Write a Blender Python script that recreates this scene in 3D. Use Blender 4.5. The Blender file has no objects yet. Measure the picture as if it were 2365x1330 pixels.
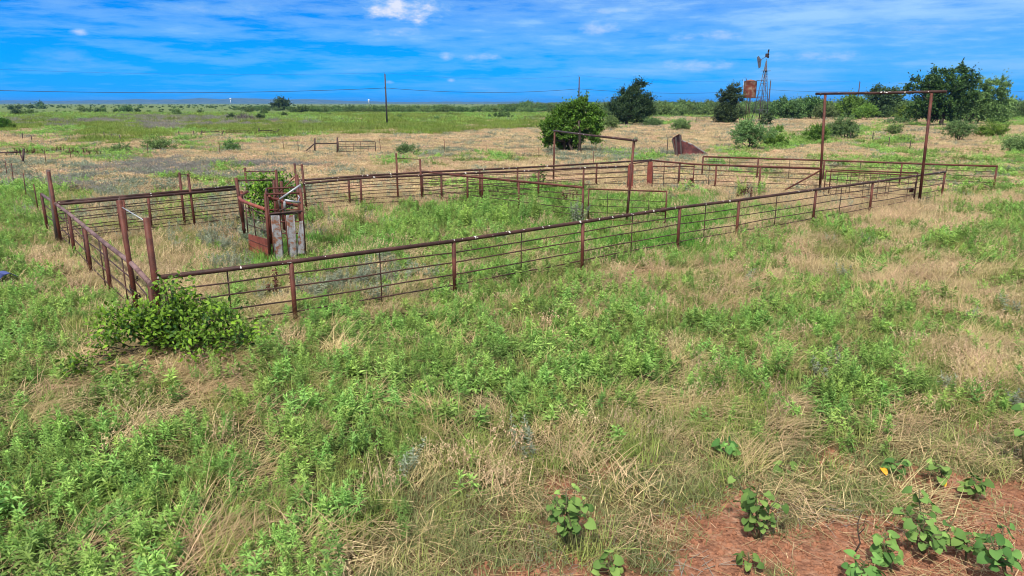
import bpy, math, random
import numpy as np
from mathutils import Vector, Matrix
random.seed(7)
RNG = np.random.default_rng(11)
SC = bpy.context.scene
COL = SC.collection
R = math.radians

# ------------------------------------------------------------------ survey of the place
F, CX, CY, H, PITCH = 1650.0, 1182.5, 665.0, 4.2, R(14.5)
CP, SP = math.cos(PITCH), math.sin(PITCH)
RH = 1.27                                            # height of the pens' top rail

def ray(px, py):
    x = (px - CX) / F; v = -(py - CY) / F
    return Vector((x, CP + v * SP, -SP + v * CP))
def G(px, py, z=0.0):                                # where a sight line meets height z
    d = ray(px, py); t = (z - H) / d.z
    return Vector((d.x * t, d.y * t, z))
def PY(px, py, Y):                                   # where a sight line meets the distance Y
    d = ray(px, py); t = Y / d.y
    return Vector((d.x * t, Y, H + d.z * t))
def RP(px, py): return G(px, py, RH)

# ------------------------------------------------------------------ numbers
_TAB = np.random.default_rng(5).random((256, 256))
def vnoise(x, y, s=1.0, seed=0):
    x = np.asarray(x, float) / s + seed * 17.31; y = np.asarray(y, float) / s + seed * 9.77
    xi = np.floor(x).astype(int); yi = np.floor(y).astype(int)
    fx = x - xi; fy = y - yi
    fx = fx * fx * (3 - 2 * fx); fy = fy * fy * (3 - 2 * fy)
    a = _TAB[xi % 256, yi % 256]; b = _TAB[(xi + 1) % 256, yi % 256]
    c = _TAB[xi % 256, (yi + 1) % 256]; d = _TAB[(xi + 1) % 256, (yi + 1) % 256]
    return (a * (1 - fx) + b * fx) * (1 - fy) + (c * (1 - fx) + d * fx) * fy
def ground_z(x, y):
    r = np.hypot(x, y)
    k = np.clip((r - 1) / 6, 0, 1) * np.clip(1 - r / 400, 0, 1)
    return k * ((vnoise(x, y, 3.1, 1) - .5) * .10 + (vnoise(x, y, .9, 2) - .5) * .05)

# ------------------------------------------------------------------ materials
def new_mat(name):
    m = bpy.data.materials.new(name); m.use_nodes = True
    nt = m.node_tree; nt.nodes.clear()
    out = nt.nodes.new('ShaderNodeOutputMaterial')
    return m, nt, out
def mixc(nt, fac, a, b, blend='MIX'):
    n = nt.nodes.new('ShaderNodeMix'); n.data_type = 'RGBA'; n.blend_type = blend
    for s, v in ((0, fac), (6, a), (7, b)):
        if hasattr(v, 'is_output'): nt.links.new(v, n.inputs[s])
        elif s == 0: n.inputs[0].default_value = v
        else: n.inputs[s].default_value = (*v, 1)
    return n.outputs[2]
def mth(nt, op, a, b=0.0, c=0.0, clamp=False):
    n = nt.nodes.new('ShaderNodeMath'); n.operation = op; n.use_clamp = clamp
    for i, v in enumerate((a, b, c)):
        if hasattr(v, 'is_output'): nt.links.new(v, n.inputs[i])
        else: n.inputs[i].default_value = v
    return n.outputs[0]
def noise(nt, vec, scale, detail=4, rough=.6):
    n = nt.nodes.new('ShaderNodeTexNoise'); n.inputs['Scale'].default_value = scale
    n.inputs['Detail'].default_value = detail; n.inputs['Roughness'].default_value = rough
    if vec is not None: nt.links.new(vec, n.inputs['Vector'])
    return n.outputs['Fac']
def ramp(nt, fac, stops):
    n = nt.nodes.new('ShaderNodeValToRGB'); el = n.color_ramp.elements
    while len(el) < len(stops): el.new(.5)
    for e, (p, c) in zip(el, stops):
        e.position = p; e.color = (*c, 1) if len(c) == 3 else c
    nt.links.new(fac, n.inputs[0]); return n.outputs[0]
def principled(nt, out, col, rough=.6, metal=0.0, spec=.4, bump=None, bstr=.3, bdist=.02):
    p = nt.nodes.new('ShaderNodeBsdfPrincipled')
    if hasattr(col, 'is_output'): nt.links.new(col, p.inputs['Base Color'])
    else: p.inputs['Base Color'].default_value = (*col, 1)
    if hasattr(rough, 'is_output'): nt.links.new(rough, p.inputs['Roughness'])
    else: p.inputs['Roughness'].default_value = rough
    p.inputs['Metallic'].default_value = metal
    p.inputs['Specular IOR Level'].default_value = spec
    if bump is not None:
        b = nt.nodes.new('ShaderNodeBump'); b.inputs['Strength'].default_value = bstr
        b.inputs['Distance'].default_value = bdist
        nt.links.new(bump, b.inputs['Height']); nt.links.new(b.outputs[0], p.inputs['Normal'])
    nt.links.new(p.outputs[0], out.inputs[0]); return p
def objvec(nt):
    return nt.nodes.new('ShaderNodeTexCoord').outputs['Object']
def geo(nt): return nt.nodes.new('ShaderNodeNewGeometry')

def leaf_mat(name, c0, c1, c2=None, vary=.25, trans=.22, rough=.55):
    """c0 old growth, c1 young growth (attribute tint; ragweed adds gap shade and lit tips); c2 another hue some plants have."""
    m, nt, out = new_mat(name)
    at = nt.nodes.new('ShaderNodeAttribute'); at.attribute_name = 'tint'
    oi = nt.nodes.new('ShaderNodeObjectInfo')
    col = mixc(nt, at.outputs['Fac'], c0, c1)
    if c2: col = mixc(nt, mth(nt, 'MULTIPLY', oi.outputs['Random'], .6), col, c2)
    hs = nt.nodes.new('ShaderNodeHueSaturation')
    r2 = mth(nt, 'FRACT', mth(nt, 'MULTIPLY', oi.outputs['Random'], 7.13))
    nt.links.new(mth(nt, 'MULTIPLY_ADD', r2, 2 * vary, 1 - vary), hs.inputs['Value'])
    nt.links.new(mth(nt, 'MULTIPLY_ADD', mth(nt, 'FRACT', mth(nt, 'MULTIPLY', r2, 5.7)), .04, .48), hs.inputs['Hue'])
    nt.links.new(col, hs.inputs['Color'])
    p = principled(nt, out, hs.outputs[0], rough, 0, .25)
    t = nt.nodes.new('ShaderNodeBsdfTranslucent'); nt.links.new(hs.outputs[0], t.inputs[0])
    mx = nt.nodes.new('ShaderNodeMixShader'); mx.inputs[0].default_value = trans
    nt.links.new(p.outputs[0], mx.inputs[1]); nt.links.new(t.outputs[0], mx.inputs[2])
    nt.links.new(mx.outputs[0], out.inputs[0])
    return m

def rust_mat(name, dark, mid, bright, droppings=False, scale=9):
    m, nt, out = new_mat(name)
    v = objvec(nt)
    a = noise(nt, v, scale, 6, .65); b = noise(nt, v, scale * 5, 3, .6)
    col = ramp(nt, a, [(.3, dark), (.52, mid), (.75, bright)])
    c_ = noise(nt, v, 1.7, 5, .7)
    col = mixc(nt, mth(nt, 'MULTIPLY', b, .5), col, dark)
    col = mixc(nt, ramp(nt, c_, [(.42, (0, 0, 0)), (.62, (.75, .75, .75))]), col, tuple(min(1, x * 1.25 + .006) for x in bright))
    col = mixc(nt, mth(nt, 'MULTIPLY', mth(nt, 'GREATER_THAN', noise(nt, v, 60, 2, .5), .69), .35), col, (.30, .25, .22))
    if droppings:
        s = noise(nt, v, 7.0, 2, .5)
        nz = nt.nodes.new('ShaderNodeSeparateXYZ'); nt.links.new(geo(nt).outputs['Normal'], nz.inputs[0])
        f = mth(nt, 'MULTIPLY', mth(nt, 'GREATER_THAN', s, .665), mth(nt, 'GREATER_THAN', nz.outputs[2], -.1))
        col = mixc(nt, f, col, (.62, .60, .57))
    principled(nt, out, col, .62, 0, .35, b, .25)
    return m
def flat_mat(name, c, rough=.7, metal=0, var=.25, scale=6):
    m, nt, out = new_mat(name)
    a = noise(nt, objvec(nt), scale, 5, .6)
    col = ramp(nt, a, [(.3, tuple(x * (1 - var) for x in c)), (.7, tuple(min(1, x * (1 + var)) for x in c))])
    principled(nt, out, col, rough, metal, .35, a, .2)
    return m

M = {}
M['pipe'] = rust_mat('rusty_pipe', (.030, .009, .006), (.072, .0175, .011), (.118, .031, .018))
M['rail'] = rust_mat('weathered_rail', (.020, .0085, .007), (.038, .014, .011), (.066, .025, .019), True)
M['skysheenrail'] = rust_mat('sky_sheen_rail', (.050, .022, .021), (.095, .046, .044), (.20, .125, .12), False, 14)  # rusty rail with the sky's pale reflection put into its colour
M['rod'] = rust_mat('dark_rod', (.020, .011, .010), (.040, .018, .015), (.075, .028, .02))
M['darkpost'] = rust_mat('dark_post', (.020, .013, .013), (.04, .024, .022), (.075, .036, .03))
M['redplate'] = rust_mat('red_plate', (.09, .022, .016), (.17, .037, .026), (.24, .065, .04), False, 4)
M['wine'] = rust_mat('wine_red_sheet', (.028, .008, .008), (.070, .014, .015), (.12, .028, .024), False, 1.5)
M['galv'] = flat_mat('galvanised', (.36, .38, .42), .45, .3)
M['mill'] = flat_mat('mill_steel', (.10, .105, .13), .5, .3)
M['silver'] = flat_mat('silver_paint', (.42, .43, .46), .4, .3)
M['wood'] = flat_mat('pole_wood', (.060, .048, .052), .85)
M['greywood'] = flat_mat('grey_wood', (.10, .078, .07), .85)
M['wire'] = flat_mat('wire', (.05, .05, .06), .5, .3)
M['bark'] = flat_mat('bark', (.055, .042, .033), .9, 0, .4, 3)
M['twig'] = flat_mat('dead_twig', (.24, .20, .18), .9, 0, .3, 8)
M['white'] = flat_mat('white_paint', (.75, .76, .76), .6, 0, .06)
M['tarp'] = flat_mat('blue_tarp', (.045, .065, .22), .45, 0, .3, 3)
M['chain'] = flat_mat('chain_steel', (.05, .035, .03), .5, .5)
def panel_mat():
    m, nt, out = new_mat('peeling_panel'); v = objvec(nt)
    a = noise(nt, v, 5.5, 6, .7); b = noise(nt, v, 30, 3, .6)
    col = ramp(nt, a, [(.44, (.27, .275, .30)), (.53, (.19, .18, .18)), (.57, (.20, .075, .035)), (.8, (.11, .04, .022))])
    col = mixc(nt, mth(nt, 'MULTIPLY', b, .35), col, (.12, .10, .10))
    principled(nt, out, col, .6, 0, .35, b, .3); return m
M['panel'] = panel_mat()
def tank_mat():
    m, nt, out = new_mat('rusted_tank'); v = objvec(nt)
    a = noise(nt, v, 1.1, 5, .62); b = noise(nt, v, 6, 3, .6)
    col = ramp(nt, a, [(.36, (.10, .028, .018)), (.50, (.19, .05, .03)), (.57, (.24, .155, .11)), (.75, (.33, .26, .20))])
    col = mixc(nt, mth(nt, 'MULTIPLY', b, .45), col, (.11, .04, .025))
    principled(nt, out, col, .7, 0, .3, b, .2); return m
M['tank'] = tank_mat()

M['weed'] = leaf_mat('ragweed_leaf', (.060, .125, .024), (.39, .61, .14), (.27, .46, .12), .30)  # growth colours, with tip highlights and shaded gaps painted in as well
M['dry'] = leaf_mat('straw', (.19, .125, .06), (.74, .55, .33), (.38, .34, .13), .28, .2)
M['dryst'] = leaf_mat('seed_grass', (.32, .21, .12), (.76, .57, .37), (.48, .42, .22), .25, .2)
M['green'] = leaf_mat('grass_blade', (.085, .145, .026), (.27, .38, .075), (.36, .33, .13), .22)
M['vivid'] = leaf_mat('vivid_grass', (.070, .19, .025), (.17, .40, .055), None, .2)
M['short'] = leaf_mat('short_turf', (.060, .115, .030), (.24, .30, .10), (.34, .28, .15), .25)
M['lime'] = leaf_mat('lime_grass', (.10, .18, .02), (.25, .36, .045), (.22, .25, .07), .28)
M['silver_leaf'] = leaf_mat('silver_leaf', (.13, .18, .105), (.34, .40, .29), (.28, .30, .24), .2)
M['deadweed'] = leaf_mat('dead_stalks', (.17, .155, .145), (.38, .36, .335), (.26, .26, .21), .2)
M['dock'] = leaf_mat('dock_stalk', (.06, .022, .016), (.13, .05, .03), None, .2, 0)
M['mesq'] = leaf_mat('mesquite_leaf', (.070, .14, .042), (.24, .38, .105), (.19, .29, .12), .2)
M['mesqlime'] = leaf_mat('bright_mesquite_leaf', (.09, .18, .03), (.24, .40, .06), None, .15)
M['shrub'] = leaf_mat('shrub_leaf', (.045, .105, .014), (.17, .35, .045), None, .1)
M['dark'] = leaf_mat('dark_leaf', (.024, .048, .019), (.095, .16, .058), None, .1)
M['oak'] = leaf_mat('oak_leaf', (.026, .053, .016), (.11, .19, .045), None, .1)
M['far'] = leaf_mat('woodland_leaf', (.05, .10, .036), (.20, .33, .10), (.15, .22, .07), .32)
M['vine'] = leaf_mat('vine_leaf', (.018, .066, .010), (.25, .45, .035), None, .05)
M['broad'] = leaf_mat('broad_leaf', (.050, .125, .026), (.25, .41, .10), None, .15, .2, .75)
M['yellow'] = leaf_mat('yellow_leaf', (.75, .42, .02), (.85, .55, .04), None, .05)
M['stem'] = leaf_mat('plant_stem', (.10, .10, .045), (.20, .22, .09), None, .1, 0)
M['purplebrush'] = leaf_mat('dead_brush', (.075, .060, .068), (.17, .14, .15), None, .1, 0)

# ------------------------------------------------------------------ meshes
class MB:
    def __init__(s): s.v = []; s.f = []
    def tube(s, pts, r, n=8, cap=True):
        pts = [Vector(p) for p in pts]
        rs = r if isinstance(r, (list, tuple)) else [r] * len(pts)
        b = len(s.v); up = None
        for i, p in enumerate(pts):
            d = (pts[min(i + 1, len(pts) - 1)] - pts[max(i - 1, 0)]).normalized()
            if up is None: up = Vector((0, 0, 1)) if abs(d.z) < .9 else Vector((1, 0, 0))
            a = d.cross(up).normalized(); c = a.cross(d).normalized(); up = c
            for k in range(n):
                t = 2 * math.pi * k / n
                s.v.append(tuple(p + (a * math.cos(t) + c * math.sin(t)) * rs[i]))
        for i in range(len(pts) - 1):
            for k in range(n):
                k2 = (k + 1) % n
                s.f.append((b + i * n + k, b + i * n + k2, b + (i + 1) * n + k2, b + (i + 1) * n + k))
        if cap:
            s.f.append(tuple(b + k for k in range(n))[::-1])
            s.f.append(tuple(b + (len(pts) - 1) * n + k for k in range(n)))
        return s
    def box(s, c, sx, sy, sz, rot=None):
        b = len(s.v); c = Vector(c)
        for x in (-.5, .5):
            for y in (-.5, .5):
                for z in (-.5, .5):
                    p = Vector((x * sx, y * sy, z * sz))
                    if rot: p = rot @ p
                    s.v.append(tuple(c + p))
        for f in ((0, 1, 3, 2), (4, 6, 7, 5), (0, 4, 5, 1), (2, 3, 7, 6), (0, 2, 6, 4), (1, 5, 7, 3)):
            s.f.append(tuple(b + i for i in f))
        return s
    def sheet(s, pts, th):                           # a plate: polygon with thickness
        pts = [Vector(p) for p in pts]; n = len(pts); b = len(s.v)
        nor = (pts[1] - pts[0]).cross(pts[2] - pts[0]).normalized() * th
        for p in pts: s.v.append(tuple(p))
        for p in pts: s.v.append(tuple(p + nor))
        s.f.append(tuple(b + i for i in range(n))[::-1]); s.f.append(tuple(b + n + i for i in range(n)))
        for i in range(n):
            j = (i + 1) % n; s.f.append((b + i, b + j, b + n + j, b + n + i))
        return s
    def lathe(s, prof, c, n=24):
        b = len(s.v); c = Vector(c)
        for r, z in prof:
            for k in range(n):
                t = 2 * math.pi * k / n; s.v.append((c.x + r * math.cos(t), c.y + r * math.sin(t), c.z + z))
        for i in range(len(prof) - 1):
            for k in range(n):
                k2 = (k + 1) % n
                s.f.append((b + i * n + k, b + i * n + k2, b + (i + 1) * n + k2, b + (i + 1) * n + k))
        s.f.append(tuple(b + k for k in range(n))[::-1]); s.f.append(tuple(b + (len(prof) - 1) * n + k for k in range(n)))
        return s
    def build(s, name, mat, parent=None, smooth=True):
        off = world_loc(parent)
        me = bpy.data.meshes.new(name)
        me.from_pydata([(x - off.x, y - off.y, z - off.z) for x, y, z in s.v], [], s.f)
        if smooth:
            me.polygons.foreach_set('use_smooth', [len(p.vertices) == 4 for p in me.polygons])
        me.materials.append(M[mat] if isinstance(mat, str) else mat)
        o = bpy.data.objects.new(name, me); COL.objects.link(o); o.parent = parent
        return o
def world_loc(o):
    v = Vector((0, 0, 0))
    while o is not None: v = v + o.location; o = o.parent
    return v
def thing(name, label, cat, loc, group=None):
    o = bpy.data.objects.new(name, None); COL.objects.link(o); o.location = loc
    o.empty_display_size = .2
    return tag(o, label, cat, group)
def tag(o, label, cat, group=None, kind=None):
    o['label'] = label; o['category'] = cat
    if group: o['group'] = group
    if kind: o['kind'] = kind
    return o
def np_mesh(name, V, Q, tint=None, smooth=False):
    me = bpy.data.meshes.new(name)
    me.vertices.add(len(V)); me.vertices.foreach_set('co', np.ascontiguousarray(V, np.float32).ravel())
    me.loops.add(Q.size); me.loops.foreach_set('vertex_index', np.ascontiguousarray(Q, np.int32).ravel())
    me.polygons.add(len(Q)); me.polygons.foreach_set('loop_start', np.arange(0, Q.size, 4, dtype=np.int32))
    if smooth: me.polygons.foreach_set('use_smooth', np.ones(len(Q), bool))
    me.update(calc_edges=True)
    if tint is not None:
        a = me.attributes.new('tint', 'FLOAT', 'POINT'); a.data.foreach_set('value', np.ascontiguousarray(tint, np.float32))
    return me
def np_obj(name, parts, mat, parent=None, smooth=False):
    V, Q, T = merge(parts)
    off = world_loc(parent)
    me = np_mesh(name, V - np.array(off), Q, T, smooth); me.materials.append(M[mat])
    o = bpy.data.objects.new(name, me); COL.objects.link(o); o.parent = parent
    return o
def merge(parts):
    V = []; Q = []; T = []; b = 0
    for v, q, t in parts:
        V.append(v); Q.append(q + b); T.append(t); b += len(v)
    return np.concatenate(V), np.concatenate(Q), np.concatenate(T)
def unit(a): return a / np.maximum(np.linalg.norm(a, axis=-1, keepdims=True), 1e-9)

# leaf templates: x along the leaf, y across, z out of the leaf
def grid_leaf(st):
    v = []; q = []
    for x, w, z, back in st:
        v += [(x - back, -w / 2, z + .10 * w), (x, 0, z), (x - back, w / 2, z + .10 * w)]
    for i in range(len(st) - 1):
        b = i * 3; q += [(b, b + 1, b + 4, b + 3), (b + 1, b + 2, b + 5, b + 4)]
    return np.array(v, float), np.array(q)
LANCE = (np.array([(0, 0, 0), (.42, -.5, .10), (1, 0, -.16), (.42, .5, .10), (.45, 0, .02)], float),
         np.array([(0, 1, 2, 4), (0, 4, 2, 3)]))
DIAM = (np.array([(0, 0, 0), (.5, -.5, .08), (1, 0, -.05), (.5, .5, .08)], float), np.array([(0, 1, 2, 3)]))
HEART = grid_leaf([(0, .5, 0, .02), (.05, .90, .03, .13), (.28, 1.06, .05, .02), (.50, .98, .03, .03), (.66, .80, -.01, .02), (.82, .62, -.06, .04), (1, .14, -.14, .04)])
OVATE = grid_leaf([(0, .06, 0, 0), (.2, .75, .03, 0), (.45, 1.0, .03, 0), (.75, .62, -.04, 0), (1, .03, -.14, 0)])

def leaves(tp, P, D, N, L, W, tint):
    tv, tq = tp; n = len(P)
    D = unit(D); S = unit(np.cross(N, D)); N = np.cross(D, S)
    L = np.broadcast_to(L, n)[:, None, None]; W = np.broadcast_to(W, n)[:, None, None]
    V = P[:, None, :] + D[:, None, :] * tv[None, :, 0:1] * L + S[:, None, :] * tv[None, :, 1:2] * W + N[:, None, :] * tv[None, :, 2:3] * L
    k = len(tv)
    Q = (tq[None] + (np.arange(n) * k)[:, None, None]).reshape(-1, 4)
    return V.reshape(-1, 3), Q, np.repeat(np.broadcast_to(tint, n), k)
def blades(P, az, L, W, lean, curl, nseg, tint, tip=.15):
    n = len(P); P = np.asarray(P, float)
    L = np.broadcast_to(L, n); W = np.broadcast_to(W, n); lean = np.broadcast_to(lean, n); curl = np.broadcast_to(curl, n)
    hd = np.stack([np.cos(az), np.sin(az), np.zeros(n)], 1); sd = np.stack([-np.sin(az), np.cos(az), np.zeros(n)], 1)
    p = P.copy(); rows = []
    for k in range(nseg + 1):
        w = W * (1 - (1 - tip) * (k / nseg) ** 1.5)
        rows.append((p - sd * w[:, None] / 2, p + sd * w[:, None] / 2))
        th = lean + curl * ((k + .5) / nseg)
        p = p + (hd * np.sin(th)[:, None] + np.array([0, 0, 1.0]) * np.cos(th)[:, None]) * (L / nseg)[:, None]
    V = np.stack([x for r in rows for x in r], 1); m = 2 * (nseg + 1)
    tq = np.array([(2 * k, 2 * k + 1, 2 * k + 3, 2 * k + 2) for k in range(nseg)])
    Q = (tq[None] + (np.arange(n) * m)[:, None, None]).reshape(-1, 4)
    return V.reshape(-1, 3), Q, np.repeat(np.broadcast_to(tint, n), m)
def sphere_dirs(n, rng, up=0.0):
    d = rng.normal(size=(n, 3)); d[:, 2] += up; return unit(d)

# ------------------------------------------------------------------ plants for the ground cover
def weed_parts(rng, nst=4, h=.5, spread=.13, leaf=.10, nodes=12, per=4, lw=.2, c=(0, 0), top=.85):
    out = []
    for s in range(nst):
        a = rng.random() * 6.28; b = np.array([c[0] + spread * rng.normal() * .7, c[1] + spread * rng.normal() * .7, -.02])
        hh = h * rng.uniform(.6, 1.15); ln = abs(rng.normal()) * .30; dr = np.array([math.cos(a) * ln, math.sin(a) * ln, 1.0])
        out.append(blades(b[None], np.array([a]), hh, .012, ln, .1, 2, .12))
        t = np.repeat(np.linspace(.12, 1, nodes), per); n = len(t)
        P = b + dr[None] * (t * hh)[:, None]
        az = rng.random(n) * 6.28
        el = np.interp(t, [0, .6, 1], [-.25, .25, 1.0]) + rng.normal(size=n) * .2
        D = np.stack([np.cos(az) * np.cos(el), np.sin(az) * np.cos(el), np.sin(el)], 1)
        L = leaf * np.interp(t, [0, .35, .8, 1], [.7, 1.1, .9, .55]) * rng.uniform(.7, 1.25, n)
        N = np.array([0, 0, 1.0]) + rng.normal(size=(n, 3)) * .35
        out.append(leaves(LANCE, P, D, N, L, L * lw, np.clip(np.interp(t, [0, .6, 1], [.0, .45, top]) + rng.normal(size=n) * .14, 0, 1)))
    return out
def dry_parts(rng, n=70, L=.65, W=.006, rad=.14, lodged=1.0, c=(0, 0), nseg=4):
    P = np.zeros((n, 3)); P[:, 0] = c[0] + rng.normal(size=n) * rad; P[:, 1] = c[1] + rng.normal(size=n) * rad; P[:, 2] = rng.uniform(0, .09, n) * lodged
    az = rng.normal(size=n) * (.75 if lodged > .5 else 1.8)
    k = rng.random(n)
    lean = np.where(k < .88, rng.uniform(1.05, 1.48, n), rng.uniform(.5, 1.0, n)) * lodged + .05
    curl = rng.uniform(.3, 1.0, n) * (.4 + .6 * lodged)
    curl = np.minimum(curl, 1.70 - lean)
    return [blades(P, az, L * rng.uniform(.5, 1.2, n), W * rng.uniform(.7, 1.4, n), lean, curl, nseg, np.clip(rng.beta(2.2, 1.5, n), 0, 1), .3)]
def seed_parts(rng, n=26, h=.5, rad=.13, c=(0, 0), W=.005, heads=7, hl=.03):
    out = []
    P = np.zeros((n, 3)); P[:, 0] = c[0] + rng.normal(size=n) * rad; P[:, 1] = c[1] + rng.normal(size=n) * rad
    az = rng.random(n) * 6.28; L = h * rng.uniform(.6, 1.2, n); lean = np.abs(rng.normal(size=n)) * .22; curl = rng.uniform(.1, .6, n)
    v, q, t = blades(P, az, L, W, lean, curl, 3, np.clip(rng.beta(2, 2, n), 0, 1), .5)
    out.append((v, q, t))
    V = v.reshape(n, 8, 3); tipp = V[:, 6]; pre = V[:, 4]
    ii = np.repeat(np.arange(n), heads); m = len(ii)
    f = rng.uniform(.0, 1.1, m)[:, None]
    hp = pre[ii] * (1 - f) + tipp[ii] * f
    az2 = az[ii] + rng.normal(size=m) * .9; el = rng.uniform(-1.2, .2, m)
    D = np.stack([np.cos(az2) * np.cos(el), np.sin(az2) * np.cos(el), np.sin(el)], 1)
    out.append(leaves(DIAM, hp, D, rng.normal(size=(m, 3)), hl * rng.uniform(.7, 1.4, m), hl * .34, np.clip(rng.uniform(.5, 1, m), 0, 1)))
    return out
def tuft_parts(rng, n=45, L=.32, W=.007, rad=.1, c=(0, 0), up=.5, nseg=3):
    P = np.zeros((n, 3)); P[:, 0] = c[0] + rng.normal(size=n) * rad; P[:, 1] = c[1] + rng.normal(size=n) * rad
    return [blades(P, rng.random(n) * 6.28, L * rng.uniform(.5, 1.2, n), W * rng.uniform(.7, 1.3, n), rng.uniform(.05, up, n), rng.uniform(.2, 1.1, n), nseg, np.clip(rng.beta(1.6, 1.8, n), 0, 1), .12)]
def twiggy_parts(rng, n=22, h=.35, rad=.12, c=(0, 0), W=.007):
    out = []
    P = np.zeros((n, 3)); P[:, 0] = c[0] + rng.normal(size=n) * rad; P[:, 1] = c[1] + rng.normal(size=n) * rad
    az = rng.random(n) * 6.28
    v, q, t = blades(P, az, h * rng.uniform(.5, 1.2, n), W, np.abs(rng.normal(size=n)) * .4, rng.normal(size=n) * .3, 2, rng.random(n), .5)
    out.append((v, q, t)); V = v.reshape(n, 6, 3)
    ii = np.repeat(np.arange(n), 6); m = len(ii); f = rng.uniform(.3, 1, m)[:, None]
    hp = V[ii, 2] * (1 - f) + V[ii, 4] * f
    D = sphere_dirs(m, rng, .8)
    out.append(leaves(DIAM, hp, D, rng.normal(size=(m, 3)), .09 * rng.uniform(.5, 1.3, m), .016, rng.random(m)))
    return out
def disc(rng, n, r):
    a = rng.random(n) * 6.28; q = np.sqrt(rng.random(n)) * r
    return list(zip(q * np.cos(a), q * np.sin(a)))

def proto(coll, name, parts, mat):
    V, Q, T = merge(parts); me = np_mesh(name, V, Q, T); me.materials.append(M[mat])
    o = bpy.data.objects.new(name, me); coll.objects.link(o); return o
def protos(kind, near, far, mat, nn=5, nf=4):
    c = bpy.data.collections.new('stock_' + kind)
    for i in range(nn): proto(c, '%s_sprig_%02d' % (kind, i), near(np.random.default_rng(100 + i)), mat)
    for i in range(nf): proto(c, '%s_tract_%02d' % (kind, i), far(np.random.default_rng(200 + i)), mat)
    return c, nn, nf
def spread_parts(fn, n, r):
    def f(rng):
        out = []
        for c in disc(rng, n, r): out += fn(rng, c)
        return out
    return f
KIND = {}
def weed_habit(g):
    k = g.random()
    if k < .55: return weed_parts(g, int(g.integers(3, 7)), g.uniform(.24, .42), .18, .074, 14, 6, .18)
    if k < .8: return weed_parts(g, int(g.integers(5, 9)), g.uniform(.18, .34), .2, .055, 15, 6, .13, (0, 0), .6)
    return weed_parts(g, int(g.integers(2, 5)), g.uniform(.26, .40), .15, .098, 9, 4, .27, (0, 0), .75) + dry_parts(g, 8, .35, .006, .15, .8)
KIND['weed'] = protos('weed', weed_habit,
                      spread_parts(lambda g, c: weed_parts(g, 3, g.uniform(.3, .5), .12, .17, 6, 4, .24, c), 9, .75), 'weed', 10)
KIND['dry'] = protos('dry', lambda g: dry_parts(g, 85, g.uniform(.40, .62), .0062, .17), spread_parts(lambda g, c: dry_parts(g, 22, .42, .018, .18, .9, c, 3), 10, .8), 'dry', 6)
KIND['thatch'] = protos('thatch', lambda g: dry_parts(g, 46, .36, .006, .2, 1.25), lambda g: dry_parts(g, 50, .4, .018, .4, 1.2), 'dry', 6, 2)
KIND['dryst'] = protos('dryst', lambda g: seed_parts(g, 30, .30, .13) + dry_parts(g, 24, .3, .006, .14, .8),
                       spread_parts(lambda g, c: seed_parts(g, 14, .25, .16, c, .010, 5, .075), 12, .8), 'dryst', 6)
KIND['green'] = protos('green', lambda g: tuft_parts(g, 60, .25, .0075, .13, (0, 0), .9) + dry_parts(g, 10, .35, .006, .1, .9),
                       spread_parts(lambda g, c: tuft_parts(g, 24, .24, .020, .17, c, .8), 10, .8), 'green', 5)
KIND['vivid'] = protos('vivid', lambda g: tuft_parts(g, 70, .30, .010, .14, (0, 0), .7), spread_parts(lambda g, c: tuft_parts(g, 26, .30, .022, .18, c, .7), 10, .8), 'vivid', 5)
KIND['short'] = protos('short', lambda g: tuft_parts(g, 46, .125, .0068, .10, (0, 0), 1.3), lambda g: tuft_parts(g, 60, .12, .012, .3, (0, 0), 1.2), 'short', 6, 2)
KIND['lime'] = protos('lime', lambda g: tuft_parts(g, 50, .5, .010, .12), spread_parts(lambda g, c: tuft_parts(g, 24, .55, .022, .18, c), 10, .85), 'lime', 4)
KIND['silver'] = protos('silver', lambda g: weed_parts(g, 5, .34, .12, .075, 10, 4, .24), spread_parts(lambda g, c: weed_parts(g, 3, .33, .12, .13, 6, 4, .26, c), 8, .75), 'silver_leaf', 5)
KIND['deadweed'] = protos('deadweed', lambda g: twiggy_parts(g), spread_parts(lambda g, c: twiggy_parts(g, 16, .36, .15, c, .012), 9, .75), 'deadweed', 4)
def dock_parts(g):
    out = []
    for c in disc(g, 4, .35):
        hh = g.uniform(.35, .65); P = np.array([[c[0], c[1], 0]])
        out.append(blades(P, np.array([g.random() * 6]), hh, .014, .05, .05, 2, .2))
        n = 46; t = g.uniform(.45, 1, n)
        out.append(leaves(DIAM, P + np.stack([g.normal(size=n) * .02, g.normal(size=n) * .02, t * hh], 1), sphere_dirs(n, g, .6), g.normal(size=(n, 3)), .07, .04, g.random(n)))
    return out
KIND['dock'] = protos('dock', dock_parts, dock_parts, 'dock', 3, 2)

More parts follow.
